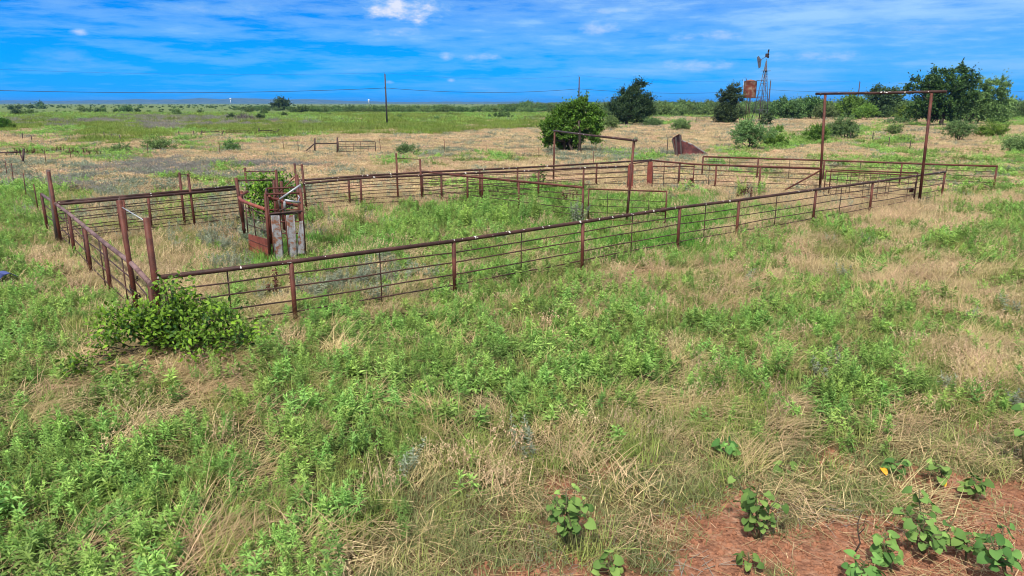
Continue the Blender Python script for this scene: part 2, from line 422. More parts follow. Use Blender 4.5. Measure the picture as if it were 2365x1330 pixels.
# ------------------------------------------------------------------ what grows where
MAPY = [250, 258, 266, 275, 285, 295, 305, 318, 335, 352, 370, 395, 425, 460, 500, 550, 600, 650, 700, 750, 800, 860, 920, 980, 1040, 1100, 1160, 1220, 1280, 1335]
MAPR = [
 'hhhhhhhhhhhhhhhhhhhh',
 'hhhhhhhhhhhkhhhhhhhh',
 'hhhhhhlhhhhkhhhhhkhh',
 'hhbbbhhllmhkkkmkkkmm',
 'bbbbbbhlhllhmkkkkkkm',
 'lblblllllllmkkkkkmkm',
 'lmlmlllllkkkkkkkmmkk',
 'kmlkmmkkkkkkkkkmmkkt',
 'kkkmkkkkkkkkkkmvkmkt',
 'mmkkkkkkskksskmmkmtt',
 'kmmkkkkkmmksmskkmmtm',
 'ssppppkkkkkkkkmkmmmm',
 'spssmkkkkkkkkkkkmmkm',
 'vmsmssktkwggmgkkkkmt',
 'vssmsskmwwwwggggkttv',
 'vtmsssvwwmggggtmvtvv',
 'vttmsgggmgmvvmvtmvtv',
 'vtttgmssvvvvttttmttm',
 'vvttvsmmmvvvvmmvvvmt',
 'vvvvvtwwwvvvvwwvvvvm',
 'vvtttvwwvwwwvmvvvmvm',
 'vvtttvvvwwwwwwvmvwmt',
 'mvvvvvwwwwwvvvmvvvmm',
 'vvvvvvwwvvmmmmmmvmmm',
 'wwvvvvwvmmmmmfmfffff',
 'wwwvvvvvmmffffffffff',
 'wwwwvvvmffffffdfffdd',
 'wwwwvvvmfffffddddddd',
 'wwwvvvtffffddddddddd',
 'wwwvvvtfffdddddddddd']
GRID = np.array([list(r) for r in MAPR])
MY = np.array(MAPY, float)
DENS = {
 'u': dict(short=26, thatch=10, dry=.1, green=1.5),  # plants per square metre close to the camera
 't': dict(thatch=5, dry=8, dryst=3.5, green=3.5, weed=1.0), 'm': dict(thatch=3, dry=3, dryst=1.2, green=10, weed=3, silver=.4),
 'v': dict(thatch=2, dry=1.8, green=9, weed=9, dryst=.3), 'w': dict(dry=.9, green=5, weed=18, thatch=1), 's': dict(silver=6, green=3, dryst=3, dry=1),
 'g': dict(vivid=9, green=2, dry=1.2, dryst=1.2, weed=.8), 'l': dict(lime=6, green=1.5, dryst=1), 'f': dict(short=64, dry=.15, green=3.2, weed=.15, thatch=2.2),
 'd': dict(short=1.3, dry=.06, thatch=.8), 'p': dict(deadweed=6, silver=4, dryst=2.5, green=.8), 'k': dict(dryst=8, dry=2.2, silver=1.3, green=2.2),
 'h': dict(green=5, lime=1.6, silver=1.5, weed=2), 'b': dict(deadweed=1.6, green=6, dry=1.2, lime=.8)}
GCOL = {'u': (.20, .135, .075), 't': (.165, .118, .062), 'm': (.12, .105, .048), 'v': (.10, .095, .045), 'w': (.065, .07, .03), 's': (.17, .155, .11), 'g': (.09, .12, .035),
        'l': (.14, .20, .05), 'f': (.19, .125, .07), 'd': (.37, .155, .085), 'p': (.20, .18, .13), 'k': (.34, .25, .145), 'h': (.14, .20, .07), 'b': (.15, .145, .09)}
def project(x, y, z=0.0):
    zz = z - H; dep = y * CP - zz * SP; up = y * SP + zz * CP
    dep = np.maximum(dep, .05)
    return CX + F * x / dep, CY - F * up / dep
def cover_at(x, y):
    px, py = project(x, y)
    r = np.hypot(x, y); lr = np.log(np.maximum(r, 1)) * 6; an = np.arctan2(x, y) * 6
    px = px + (vnoise(lr, an, .5, 3) - .5) * 150 + (vnoise(lr, an, .16, 4) - .5) * 90
    py = np.where(y < .5, 1400, py)
    row = np.interp(py, MY, np.arange(len(MY)))
    row = row + (vnoise(lr, an, .4, 6) - .5) * 1.6 + (vnoise(lr, an, .14, 7) - .5) * .9
    ci = np.clip(np.floor(px / 118.25).astype(int), 0, 19); ri = np.clip(np.round(row).astype(int), 0, len(MY) - 1)
    g = GRID[ri, ci].copy(); q = vnoise(x, y, .55, 12) * .65 + vnoise(x, y, .2, 13) * .35
    f = (g == 'f') & (r < 16); g[f & (q > .60)] = 'u'; g[f & (q < .27) & (y < 8.8)] = 'd'
    d = (g == 'd') & (r < 16); g[d & (q > .70)] = 'f'
    return g

_c = G(650, 606); CLEAR = [(_c.x, _c.y + .1, 1.0), (_c.x - 1.0, _c.y + 1.2, 1.0)]
def sample_zone(y0, y1, dens, rng):
    w = lambda y: 2 * (.80 * y + 3.5)
    area = (y1 - y0) * (w(y0) + w(y1)) / 2; n = int(area * dens)
    y = rng.uniform(y0, y1, int(n * 2.2)); keep = rng.random(len(y)) < w(y) / w(y1); y = y[keep][:n]
    x = rng.uniform(-.5, .5, len(y)) * w(y)
    return x, y
def scatter(kind, name, label, cat, zmul=1.0):
    coll, nn, nf = KIND[kind]; rng = np.random.default_rng(abs(hash(kind)) % 1000 if False else sum(map(ord, kind)))
    dmax = max(d.get(kind, 0) for d in DENS.values())
    X = []; Y = []; S = []; I = []
    zones = [(3.6, 17, 1.0, 1.0, 0), (17, 34, .72, 1.12, 0), (34, 80, .17, 1.0, 1), (80, 150, .085, 1.35, 1), (150, 290, .04, 1.9, 1)]
    for y0, y1, mul, sc, far in zones:
        x, y = sample_zone(y0, y1, dmax * mul, rng)
        ty = cover_at(x, y); p = np.zeros(len(x))
        for k, d in DENS.items(): p[ty == k] = d.get(kind, 0) / dmax
        for (cx, cy, cr) in CLEAR: p = np.where((x - cx) ** 2 + (y - cy) ** 2 < cr * cr, p * (.9 if kind in ('vivid', 'green', 'thatch') else .12), p)
        k = rng.random(len(x)) < p; x = x[k]; y = y[k]
        X.append(x); Y.append(y); S.append(sc * rng.uniform(.72, 1.25, len(x)))
        I.append(rng.integers(0, nn, len(x)) if not far else rng.integers(nn, nn + nf, len(x)))
    x = np.concatenate(X); y = np.concatenate(Y); s = np.concatenate(S); i = np.concatenate(I)
    if kind == 'dry':                                # flattened by the wind, all one way with swirls
        rz = R(48) + (vnoise(x, y, 3.5, 8) - .5) * 2.4 + rng.normal(size=len(x)) * .35
    else: rz = rng.random(len(x)) * 6.28
    rot = np.stack([rng.normal(size=len(x)) * .07, rng.normal(size=len(x)) * .07, rz], 1)
    return cloud(name, np.stack([x, y, ground_z(x, y)], 1), rot, s, i, coll, label, cat)
def cloud(name, P, rot, s, idx, coll, label, cat):
    me = bpy.data.meshes.new(name); me.vertices.add(len(P)); me.vertices.foreach_set('co', P.astype(np.float32).ravel())
    a = me.attributes.new('rot', 'FLOAT_VECTOR', 'POINT'); a.data.foreach_set('vector', rot.astype(np.float32).ravel())
    a = me.attributes.new('scl', 'FLOAT', 'POINT'); a.data.foreach_set('value', s.astype(np.float32))
    a = me.attributes.new('idx', 'INT', 'POINT'); a.data.foreach_set('value', idx.astype(np.int32))
    o = bpy.data.objects.new(name, me); COL.objects.link(o)
    ng = bpy.data.node_groups.new(name + '_nodes', 'GeometryNodeTree')
    ng.interface.new_socket('Geometry', in_out='INPUT', socket_type='NodeSocketGeometry')
    ng.interface.new_socket('Geometry', in_out='OUTPUT', socket_type='NodeSocketGeometry')
    N = ng.nodes; L = ng.links
    gi = N.new('NodeGroupInput'); go = N.new('NodeGroupOutput'); ip = N.new('GeometryNodeInstanceOnPoints'); ci = N.new('GeometryNodeCollectionInfo')
    ci.inputs['Collection'].default_value = coll; ci.inputs['Separate Children'].default_value = True; ci.inputs['Reset Children'].default_value = True
    def na(nm, ty):
        n = N.new('GeometryNodeInputNamedAttribute'); n.data_type = ty; n.inputs['Name'].default_value = nm
        return n.outputs['Attribute']
    er = N.new('FunctionNodeEulerToRotation'); L.new(na('rot', 'FLOAT_VECTOR'), er.inputs[0])
    L.new(gi.outputs[0], ip.inputs['Points']); L.new(ci.outputs[0], ip.inputs['Instance'])
    ip.inputs['Pick Instance'].default_value = True
    L.new(na('idx', 'INT'), ip.inputs['Instance Index']); L.new(er.outputs[0], ip.inputs['Rotation']); L.new(na('scl', 'FLOAT'), ip.inputs['Scale'])
    L.new(ip.outputs[0], go.inputs[0])
    md = o.modifiers.new('scatter', 'NODES'); md.node_group = ng
    return tag(o, label, cat, None, 'stuff')

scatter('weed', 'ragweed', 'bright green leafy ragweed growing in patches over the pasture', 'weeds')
scatter('dry', 'dry_grass', 'flattened straw coloured dry grass lying across the pasture', 'dry grass')
scatter('thatch', 'straw_thatch', 'thin mat of broken straw lying on the soil', 'straw')
scatter('dryst', 'seed_grass', 'pale pinkish standing dry grass with drooping seed heads', 'dry grass')
scatter('green', 'green_grass', 'olive green grass growing between the straw', 'grass')
scatter('vivid', 'lush_grass', 'vivid green short grass growing inside the pens', 'grass')
scatter('short', 'short_turf', 'short trampled turf along the edge of the red dirt', 'grass')
scatter('lime', 'lime_grass', 'yellow green grass band across the far pasture', 'grass')
scatter('silver', 'silver_weeds', 'grey green silvery weeds in and behind the pens', 'weeds')
scatter('deadweed', 'dead_weeds', 'purplish grey dead weeds in drifts behind the pens', 'weeds')

# ------------------------------------------------------------------ the ground
def make_ground():
    nr, na = 190, 300
    rr = np.concatenate([[0.0], np.geomspace(.6, 14000, nr)]); aa = np.linspace(0, 2 * np.pi, na, endpoint=False)
    Rr, A = np.meshgrid(rr[1:], aa, indexing='ij')
    x = (Rr * np.sin(A)).ravel(); y = (Rr * np.cos(A)).ravel()
    V = np.stack([x, y, ground_z(x, y) - .004], 1)
    Q = []
    i = np.arange(nr - 1)[:, None]; k = np.arange(na)[None]; k2 = (k + 1) % na
    Q = np.stack([i * na + k, (i + 1) * na + k, (i + 1) * na + k2, i * na + k2], -1).reshape(-1, 4)
    V = np.concatenate([V, [[0, 0, -.004]]]); c = len(V) - 1
    me = bpy.data.meshes.new('ground')
    faces = [tuple(q) for q in Q.tolist()] + [(c, int(k_), int((k_ + 1) % na)) for k_ in range(na)]
    me.from_pydata(V.tolist(), [], faces)
    ty = cover_at(V[:, 0], V[:, 1]); col = np.ones((len(V), 4), np.float32)
    for kx, cc in GCOL.items(): col[ty == kx, :3] = cc
    dirt = (ty == 'd').astype(np.float32)
    a = me.attributes.new('cover', 'FLOAT_COLOR', 'POINT'); a.data.foreach_set('color', col.ravel())
    a = me.attributes.new('dirt', 'FLOAT', 'POINT'); a.data.foreach_set('value', dirt)
    me.polygons.foreach_set('use_smooth', [True] * len(me.polygons))
    m, nt, out = new_mat('pasture_soil')
    at = nt.nodes.new('ShaderNodeAttribute'); at.attribute_name = 'cover'
    ad = nt.nodes.new('ShaderNodeAttribute'); ad.attribute_name = 'dirt'
    v = objvec(nt)
    n1 = noise(nt, v, 14, 8, .7); n2 = noise(nt, v, 1.3, 5, .6); n3 = noise(nt, v, .02, 6, .6)
    cl = mixc(nt, 1.0, at.outputs['Color'], ramp(nt, n1, [(.25, (.45, .45, .45)), (.75, (1.35, 1.32, 1.28))]), 'MULTIPLY')
    cl = mixc(nt, 1.0, cl, ramp(nt, n2, [(.3, (.75, .75, .75)), (.7, (1.2, 1.2, 1.2))]), 'MULTIPLY')
    cl = mixc(nt, 1.0, cl, ramp(nt, n3, [(.3, (.8, .82, .8)), (.7, (1.2, 1.15, 1.1))]), 'MULTIPLY')
    red = ramp(nt, noise(nt, v, 5, 8, .75), [(.32, (.15, .062, .036)), (.5, (.34, .165, .102)), (.7, (.50, .30, .20))])
    cl = mixc(nt, ad.outputs['Fac'], cl, red)
    vo = nt.nodes.new('ShaderNodeTexVoronoi'); vo.inputs['Scale'].default_value = 22; nt.links.new(v, vo.inputs['Vector'])
    hgt = mth(nt, 'ADD', mth(nt, 'MULTIPLY', n1, 1.2), mth(nt, 'MULTIPLY', vo.outputs['Distance'], -.6))
    principled(nt, out, cl, .95, 0, .1, hgt, 1.0, .05)
    me.materials.append(m)
    o = bpy.data.objects.new('ground', me); COL.objects.link(o)
    tag(o, 'wide flat pasture ground with a bare red dirt patch in one corner', 'ground', None, 'structure')
make_ground()

def make_hills():                                    # the low ridge on the horizon
    n = 260; V = []; Fc = []
    for row, (Y, hh) in enumerate(((8200, 0), (8600, .6), (9300, 1), (10400, .75), (11500, 0))):
        for i in range(n):
            x = -9000 + 18500 * i / (n - 1)
            e = float(vnoise(x, 0, 1500, 3)) * 26 + float(vnoise(x, row, 260, 4)) * 11 + float(vnoise(x, row, 60, 5)) * 7
            k = np.interp(x, [-9000, -5200, -2600, -1200, 1500, 9500], [.7, 1.0, 1.0, .7, .5, .9])
            V.append((x, Y, hh * e * k * 1.7))
    for r in range(4):
        for i in range(n - 1): Fc.append((r * n + i, r * n + i + 1, (r + 1) * n + i + 1, (r + 1) * n + i))
    me = bpy.data.meshes.new('hills'); me.from_pydata(V, [], Fc)
    me.polygons.foreach_set('use_smooth', [True] * len(me.polygons))
    m, nt, out = new_mat('hill_scrub')
    a = noise(nt, objvec(nt), .012, 6, .7)
    principled(nt, out, ramp(nt, a, [(.4, (.05, .085, .04)), (.6, (.10, .13, .06)), (.72, (.26, .22, .15))]), .9, 0, .1)
    me.materials.append(m); o = bpy.data.objects.new('hills', me); COL.objects.link(o)
    tag(o, 'low hazy blue ridge along the far horizon', 'hills', None, 'structure')
make_hills()

# ------------------------------------------------------------------ pipe fences
def lerp_rail(rail, px):
    for (x0, y0), (x1, y1) in zip(rail, rail[1:]):
        if min(x0, x1) <= px <= max(x0, x1): return y0 + (y1 - y0) * (px - x0) / (x1 - x0)
    return rail[0][1] if abs(px - rail[0][0]) < abs(px - rail[-1][0]) else rail[-1][1]
RODS = (1.0, .765, .485, .25)
def post_mesh(p, h, r=.043, mat='pipe', parent=None, name='post', top=None):
    lean = Vector((random.gauss(0, .006), random.gauss(0, .006), 0))
    t = Vector((p.x, p.y, h)) + lean * h if top is None else top
    mb = MB().tube([Vector((p.x, p.y, -.12)), t], r, 10)
    return mb.build(name, mat, parent)
def pipe_fence(label, rail, posts, stays=(), group='rusty pipe fences round the pens', tall=(), rodh=RODS, railmat='rail', railr=.045, name='pipe_fence', cat='fence', skip_rail=False):
    pts = [RP(*p) for p in rail]
    t = thing(name, label, cat, Vector((pts[0].x, pts[0].y, 0)), group)
    for px in posts:
        p = RP(px, lerp_rail(rail, px)); post_mesh(p, RH - .03, .045, 'pipe', t)
    for px, tx, ty in tall:
        p = RP(px, lerp_rail(rail, px)); top = PY(tx, ty, p.y + .02)
        p = p + Vector((0, .0, 0)); post_mesh(p, 0, .043, 'pipe', t, 'tall_post', top)
    if not skip_rail:
        seg = []
        for a, b in zip(pts, pts[1:]):
            k = max(1, int((b - a).length / 2.5))
            for i in range(k):
                q = a.lerp(b, i / k); seg.append(q + Vector((0, 0, random.gauss(0, .008))))
        seg.append(pts[-1]); MB().tube(seg, railr, 12).build('top_rail', railmat, t)
    off = Vector((0, .055, 0))
    for z in rodh:
        seg = []
        for a, b in zip(pts, pts[1:]):
            k = max(2, int((b - a).length / 1.2))
            for i in range(k): q = a.lerp(b, i / k); seg.append(Vector((q.x, q.y, z + random.gauss(0, .010))) + off)
        seg.append(Vector((pts[-1].x, pts[-1].y, z)) + off)
        MB().tube(seg, .0155, 6).build('rod', 'rod', t)
    for px in stays:
        p = RP(px, lerp_rail(rail, px)) + off * 1.4
        MB().tube([Vector((p.x, p.y, .02)), Vector((p.x, p.y, RH - .04))], .014, 6).build('stay', 'rod', t)
    return t
def bar(t, a, b, r, mat, name, n=8): return MB().tube([a, b], r, n).build(name, mat, t)

FR = [(358, 640), (672, 603), (1048, 556), (1347, 512), (1570, 479), (1707, 462), (1885, 438), (2017, 420), (2183, 397)]
front = pipe_fence('long rusty pipe fence nearest the viewer, its top rail spotted with white droppings', FR, [672, 1048, 1347, 1570, 1707, 1885, 2017, 2183],
                   [520, 875, 1204, 1462, 1632, 1797, 1947, 2122])
cp = RP(358, 640); post_mesh(cp, 0, .055, 'pipe', front, 'tall_post', PY(338, 503, cp.y))
LF = [(348, 656), (303, 608), (240, 560), (195, 524), (160, 494), (128, 470), (97, 449)]
left = pipe_fence('short rusty pipe fence running away from the vine covered corner', LF, [345, 240, 195, 158], [275, 222, 183, 145], railmat='skysheenrail', rodh=(.9, .55, .25))
for px, py, tx, ty in ((303, 608, 276, 462), (127, 470, 112, 396), (97, 449, 95, 446)):
    p = RP(px, py); post_mesh(p, 0, .048, 'pipe', left, 'tall_post', PY(tx, ty, p.y))
p = RP(124, 468); post_mesh(p + Vector((-.1, .05, 0)), 0, .06, 'greywood', left, 'wooden_post', PY(111, 392, p.y))
bar(left, PY(281, 478, RP(303, 608).y), PY(333, 509, cp.y), .010, 'galv', 'cross_bar')
# chain round the post
ch = MB(); cc = RP(303, 608)
for i in range(22):
    a = i * .55; z = 1.0 - .03 * i; c = Vector((cc.x + .075 * math.cos(a), cc.y + .075 * math.sin(a), z))
    ring = [c + (Vector((math.cos(a + 1.57), math.sin(a + 1.57), 0)) * math.cos(q) * .032 + Vector((0, 0, 1)) * math.sin(q) * .022) for q in np.linspace(0, 6.28, 9)]
    ch.tube(ring, .008, 5, False)
tag(ch.build('chain', 'chain'), 'rusty chain wound round the fence post beside the vine', 'chain')

AO = [(132, 467), (340, 449), (548, 430)]; AI = [(127, 473), (340, 454), (552, 436)]
al1 = pipe_fence('outer rusty pipe fence of the working alley, left of the chute', AO, [270, 340], [], tall=((418, 414, 398), (572, 565, 387)))
al2 = pipe_fence('inner rusty pipe fence of the working alley, left of the chute', AI, [283], [], tall=((442, 434, 401), (552, 545, 411)))
bar(al2, PY(415, 401, RP(418, 442).y), PY(434, 404, RP(442, 446).y), .014, 'rod', 'cross_bar')
BO = [(690, 416), (850, 404.5), (1280, 383), (1505, 369.5)]; BI = [(700, 423), (850, 411.5), (1113, 399), (1348, 388), (1452, 384.5)]
al3 = pipe_fence('outer rusty pipe fence of the working alley, right of the chute', BO, [805, 1019, 1108, 1195, 1378, 1503], [], tall=((686, 680, 377), (917, 915, 354)))
al4 = pipe_fence('inner rusty pipe fence of the working alley, right of the chute', BI, [832, 1019, 1113, 1244, 1348, 1452], [], tall=((704, 697, 379), (973, 970, 367)))
bar(al4, PY(680, 380, RP(686, 416).y), PY(697, 382, RP(704, 423).y), .014, 'rod', 'cross_bar')
bar(al4, PY(915, 365, RP(917, 401).y), PY(970, 368, RP(973, 405).y), .014, 'rod', 'cross_bar')
CR = [(975, 396), (1198, 419), (1347, 433)]
pipe_fence('rusty dividing fence slanting across the middle of the pen', CR, [975, 1079, 1198, 1347], [], railmat='pipe')
RF = [(1507, 371), (1600, 379), (1757, 384), (1897, 389)]
pipe_fence('rusty inner pipe fence ending at the tall overhead gate frame', RF, [1505, 1570, 1655, 1757], [1535, 1605, 1640], railmat='pipe')
RO = [(1624, 361), (1905, 370), (2305, 384)]
pipe_fence('outermost rusty pipe fence, along the far end of the pens', RO, [1624, 1752, 1905, 2083, 2303], [1687, 1826, 1990, 2190], railmat='pipe')

def pipe_gate(label, a, b, verts, h0=.18, h1=RH - .02, bars=(.42, .66, .9), r=.026, latch=None, name='pipe_gate', group='rusty pipe gates'):
    A = RP(*a); B = RP(*b)
    t = thing(name, label, 'gate', Vector((A.x, A.y, 0)), group)
    fr = MB()
    for z in (h0, h1): fr.tube([Vector((A.x, A.y, z)), Vector((B.x, B.y, z))], r, 8)
    for p in (A, B): fr.tube([Vector((p.x, p.y, h0 - .03)), Vector((p.x, p.y, h1 + .03))], r, 8)
    fr.build('gate_frame', 'pipe', t)
    for z in bars: bar(t, Vector((A.x, A.y + .01, z)), Vector((B.x, B.y + .01, z)), .011, 'rod', 'rod', 6)
    for k in verts:
        p = A.lerp(B, k); bar(t, Vector((p.x, p.y - .02, h0)), Vector((p.x, p.y - .02, h1)), .011, 'rod', 'stay', 6)
    if latch is not None:
        p = A.lerp(B, latch); MB().box((p.x, p.y - .03, .62), .16, .05, .16).build('latch', 'pipe', t)
    return t
pipe_gate('open rusty pipe gate hung from the end of the dividing fence', (1360, 435), (1540, 441), (.25, .52, .78), latch=.97)
pipe_gate('small rusty alley gate with a plate latch, between the plated posts and inner fence', (1508, 383), (1603, 383), (.28, .62), latch=.95)
ga = pipe_gate('wide rusty gate closed under the tall overhead gate frame', (1908, 394), (2118, 404), (.14, .29, .44, .60, .72, .92), latch=.96)
pipe_gate('pale topped gate standing behind the wide gate under the overhead frame', (1920, 391), (2120, 398), (.2, .47, .66), bars=(.5, .8, 1.05))

# posts clad in plate, at the sorting gate
for i, (px, py, lab) in enumerate(((1453, 384, 'rust red plate clad gate post at the end of the inner alley fence'), (1497, 377, 'rust red plate clad gate post at the pen corner'))):
    p = RP(px, py) + Vector((0, -.25, 0)); t = thing('gate_post', lab, 'gate post', Vector((p.x, p.y, 0)), 'plate clad gate posts')
    MB().tube([Vector((p.x, p.y, -.1)), Vector((p.x, p.y, 1.42))], .05, 10).build('post', 'pipe', t)
    MB().sheet([(p.x - .09, p.y - .07, .1), (p.x + .17, p.y - .05, .1), (p.x + .17, p.y - .05, 1.36), (p.x - .09, p.y - .07, 1.36)], .008).build('plate', 'redplate', t, False)
    if i == 0:
        q = RP(1497, 377) + Vector((0, -.25, 0))
        for z in (1.40,): bar(t, Vector((p.x, p.y, z)), Vector((q.x, q.y, z)), .03, 'pipe', 'lintel')

# overhead frames
def overhead(label, a, b, over0, over1, r, brace=None):
    (ax, ay, atx, aty), (bx, by, btx, bty) = a, b
    A = G(ax, ay); B = G(bx, by); TA = PY(atx, aty, A.y); TB = PY(btx, bty, B.y)
    t = thing('overhead_gate_frame', label, 'gate frame', A, 'tall overhead pipe frames')
    for p, q in ((A, TA), (B, TB)): MB().tube([p - Vector((0, 0, .1)), q], r, 12).build('post', 'pipe', t)
    d = (TB - TA).normalized()
    MB().tube([TA - d * over0 + Vector((0, 0, r)), TA.lerp(TB, .5) + Vector((0, 0, r * .7)), TB + d * over1 + Vector((0, 0, r))], r * .95, 12).build('crossbar', 'rail', t)
    if brace: bar(t, *brace, r * .65, 'pipe', 'brace')
    return t, A, B
A0 = G(1893, 452)
overhead('tallest overhead pipe frame, high above the wide gate', (1893, 452, 1906, 219), (2122, 475, 2152, 215), .45, .55, .058,
         (PY(1896, 393, A0.y), PY(1800, 446, A0.y + .3)))
overhead('lower tilted overhead pipe frame in the middle of the pens', (1278, 424, 1281, 304), (1446, 520, 1464, 327), .35, .28, .046)

# ------------------------------------------------------------------ squeeze chute
def chute():
    b = G(655, 600); Y0 = b.y; s = Y0 / F / (CP) * 1.0
    def q(cx, cy, dy=0.0): return PY(530 + cx / 5.785, 390 + cy / 5.785, Y0 + dy)
    t = thing('cattle_chute', 'rusty cattle squeeze chute with peeling grey head gate panels', 'cattle chute', Vector((b.x, b.y, 0)))
    D = 1.35
    for (x0, y0, x1, y1) in ((478, 332, 548, 1250), (955, 312, 1012, 1200)):
        MB().tube([q(x1, y1), q(x0, y0)], .042, 10).build('post', 'pipe', t)
        a = q(x0, y0) + Vector((-.42, D, -.02)); MB().tube([Vector((a.x, a.y, 0)), a], .042, 10).build('post', 'pipe', t)
    fl = q(478, 340); fr = q(955, 318); bl = fl + Vector((-.42, D, 0)); br = fr + Vector((-.42, D, 0))
    for u, v in ((fl, fr), (bl, br), (fl, bl), (fr, br)): bar(t, u, v, .026, 'pipe', 'top_bar')
    bar(t, q(530, 600, -.03), q(975, 560, -.03), .024, 'darkpost', 'cross_bar')
    bar(t, q(535, 612, .02), q(975, 585, .02), .018, 'darkpost', 'cross_bar')
    # grey doors: shallow pans with folded edges
    for pts in (((562, 622), (662, 618), (728, 1215), (622, 1228)), ((768, 618), (862, 614), (910, 1190), (812, 1200)), ((948, 700), (975, 690), (1012, 1130), (905, 1130))):
        c = [q(x, y, -.05) for x, y in pts]; d = MB().sheet([c[0], c[3], c[2], c[1]], .02).build('door_panel', 'panel', t, False)
        for i, j in ((0, 3), (1, 2)):
            MB().tube([c[i] + Vector((0, -.02, 0)), c[j] + Vector((0, -.02, 0))], .016, 6).build('panel_edge', 'panel', d)
    for x0, y0, x1, y1 in ((668, 610, 722, 1200), (742, 610, 800, 1200), (560, 640, 600, 1230), (505, 345, 560, 1000), (955, 570, 1000, 1000)):
        bar(t, q(x0, y0, .02), q(x1, y1, .02), .022, 'pipe', 'upright')
    for x0, y0, x1, y1, r_, m_ in ((670, 405, 955, 208, .026, 'galv'), (738, 415, 925, 448, .03, 'galv'), (665, 560, 850, 470, .02, 'darkpost'), (655, 420, 690, 560, .026, 'greywood'), (735, 440, 740, 570, .03, 'silver'), (690, 440, 640, 360, .02, 'pipe')):
        bar(t, q(x0, y0, -.08), q(x1, y1, .1), r_, m_, 'lever')
    # bent red side pipe
    MB().tube([q(520, 360, .1), q(560, 400, .35), q(640, 412, .5), q(700, 440, .6), q(915, 495, .6)], .045, 10).build('bent_pipe', 'redplate', t)
    MB().tube([q(915, 355, -.05), q(935, 380, -.06), q(915, 420, -.06), q(950, 450, -.05)], .016, 8).build('bent_pipe', 'galv', t)
    # inner rails and far panel
    for z in (.5, .85, 1.2): bar(t, bl * 1 + Vector((0, 0, z - bl.z)), br + Vector((0, 0, z - br.z)), .02, 'pipe', 'rear_bar')
    # swinging wing on the left with the red sheet below
    w = thing('wing_gate', 'curved red pipe wing gate with a rusty sheet at its foot, left of the chute', 'gate', Vector((q(190, 800, 2.4).x, Y0 + 2.4, 0)), None)
    L0 = 2.6
    MB().tube([q(480, 540, .15), q(300, 478, 1.1), q(165, 425, 2.0), q(135, 385, 2.5), q(160, 345, 2.9), q(235, 305, 3.4)], .05, 10).build('bent_pipe', 'redplate', w)
    MB().tube([q(205, 860, L0), q(85, 118, L0)], .05, 10).build('post', 'pipe', w)
    MB().tube([q(190, 820, L0 - .1), q(160, 300, L0 + .4)], .045, 10).build('post', 'pipe', w)
    for x0, y0, x1, y1 in ((305, 520, 355, 920), (215, 480, 248, 860)): bar(w, q(x0, y0, 1.2), q(x1, y1, 1.0), .018, 'rod', 'upright')
    for x0, y0, x1, y1 in ((205, 520, 490, 610), (225, 640, 495, 725), (240, 740, 500, 830)): bar(w, q(x0, y0, 1.9), q(x1, y1, .2), .014, 'rod', 'rod')
    c = [q(258, 868, 1.5), q(528, 942, .1), q(545, 1235, .1), q(262, 1075, 1.5)]
    pl = MB().sheet([c[0], c[3], c[2], c[1]], .012).build('sheet', 'redplate', w, False)
    for k in (.35, .72): bar(pl, c[0].lerp(c[3], k) + Vector((0, -.02, 0)), c[1].lerp(c[2], k) + Vector((0, -.02, 0)), .012, 'pipe', 'rib')
    # bow frames behind
    f = thing('bow_frame', 'dark pipe bow frame over the alley behind the leafy shrub', 'gate frame', Vector((q(900, 600, 3).x, Y0 + 3, 0)))
    for x0, y0, x1, y1, dy in ((690, 165, 715, 640, 3.2), (590, 150, 620, 640, 3.2), (620, 10, 660, 560, 5.0), (900, 75, 940, 640, 2.2)):
        a = q(x0, y0, dy); MB().tube([Vector((q(x1, y1, dy).x, a.y, -.05)), a], .047, 10).build('post', 'pipe', f)
    bar(f, q(95, 152, 2.65), q(600, 150, 3.2), .02, 'rod', 'cross_bar'); bar(f, q(215, 33, 5), q(612, 38, 5), .02, 'rod', 'cross_bar')
    bar(f, q(870, 110, 2.4), q(600, 380, 2.2), .02, 'pipe', 'brace')
chute()

# ------------------------------------------------------------------ sheet metal wreck
def wreck():
    b = G(1590, 364); Y0 = b.y
    def q(cx, cy, dy=0.0): return PY(1430 + cx / 7.0, 290 + cy / 7.0, Y0 + dy)
    t = thing('loading_ramp', 'collapsed red sheet metal ramp lying in grass behind the pens', 'ramp', Vector((b.x, Y0, 0)))
    MB().sheet([q(862, 205), q(915, 490), q(1040, 530, .5), q(1000, 140, .9)], .03).build('end_panel', 'wine', t, False)
    MB().sheet([q(1005, 235, .6), q(1030, 470, .3), q(1300, 520, .1), q(1420, 460, .5), q(1190, 318, .8)], .03).build('side_panel', 'wine', t, False)
    MB().tube([q(1000, 235, .55), q(1190, 310, .75), q(1330, 400, .6), q(1425, 458, .4)], [.05, .05, .04, .06], 8).build('bent_lip', 'panel', t)
    for x0, y0, x1, y1 in ((858, 210, 915, 480), (915, 190, 935, 470), (985, 150, 1010, 520)):
        a, c = q(x0, y0, -.1), q(x1, y1, -.1); MB().tube([a, c], .06, 4).build('board', 'greywood', t, False)
    MB().sheet([q(862, 205, -.05), q(975, 135, 0), q(985, 160, .9), q(905, 215, .9)], .03).build('top_panel', 'wine', t, False)
    f = thing('pipe_stand', 'thin dark pipe stand beside the collapsed red ramp', 'stand', q(775, 460))
    MB().tube([Vector((q(772, 440).x, Y0, -.1)), q(790, 182), q(862, 186)], .03, 8).build('bent_pipe', 'darkpost', f)
wreck()

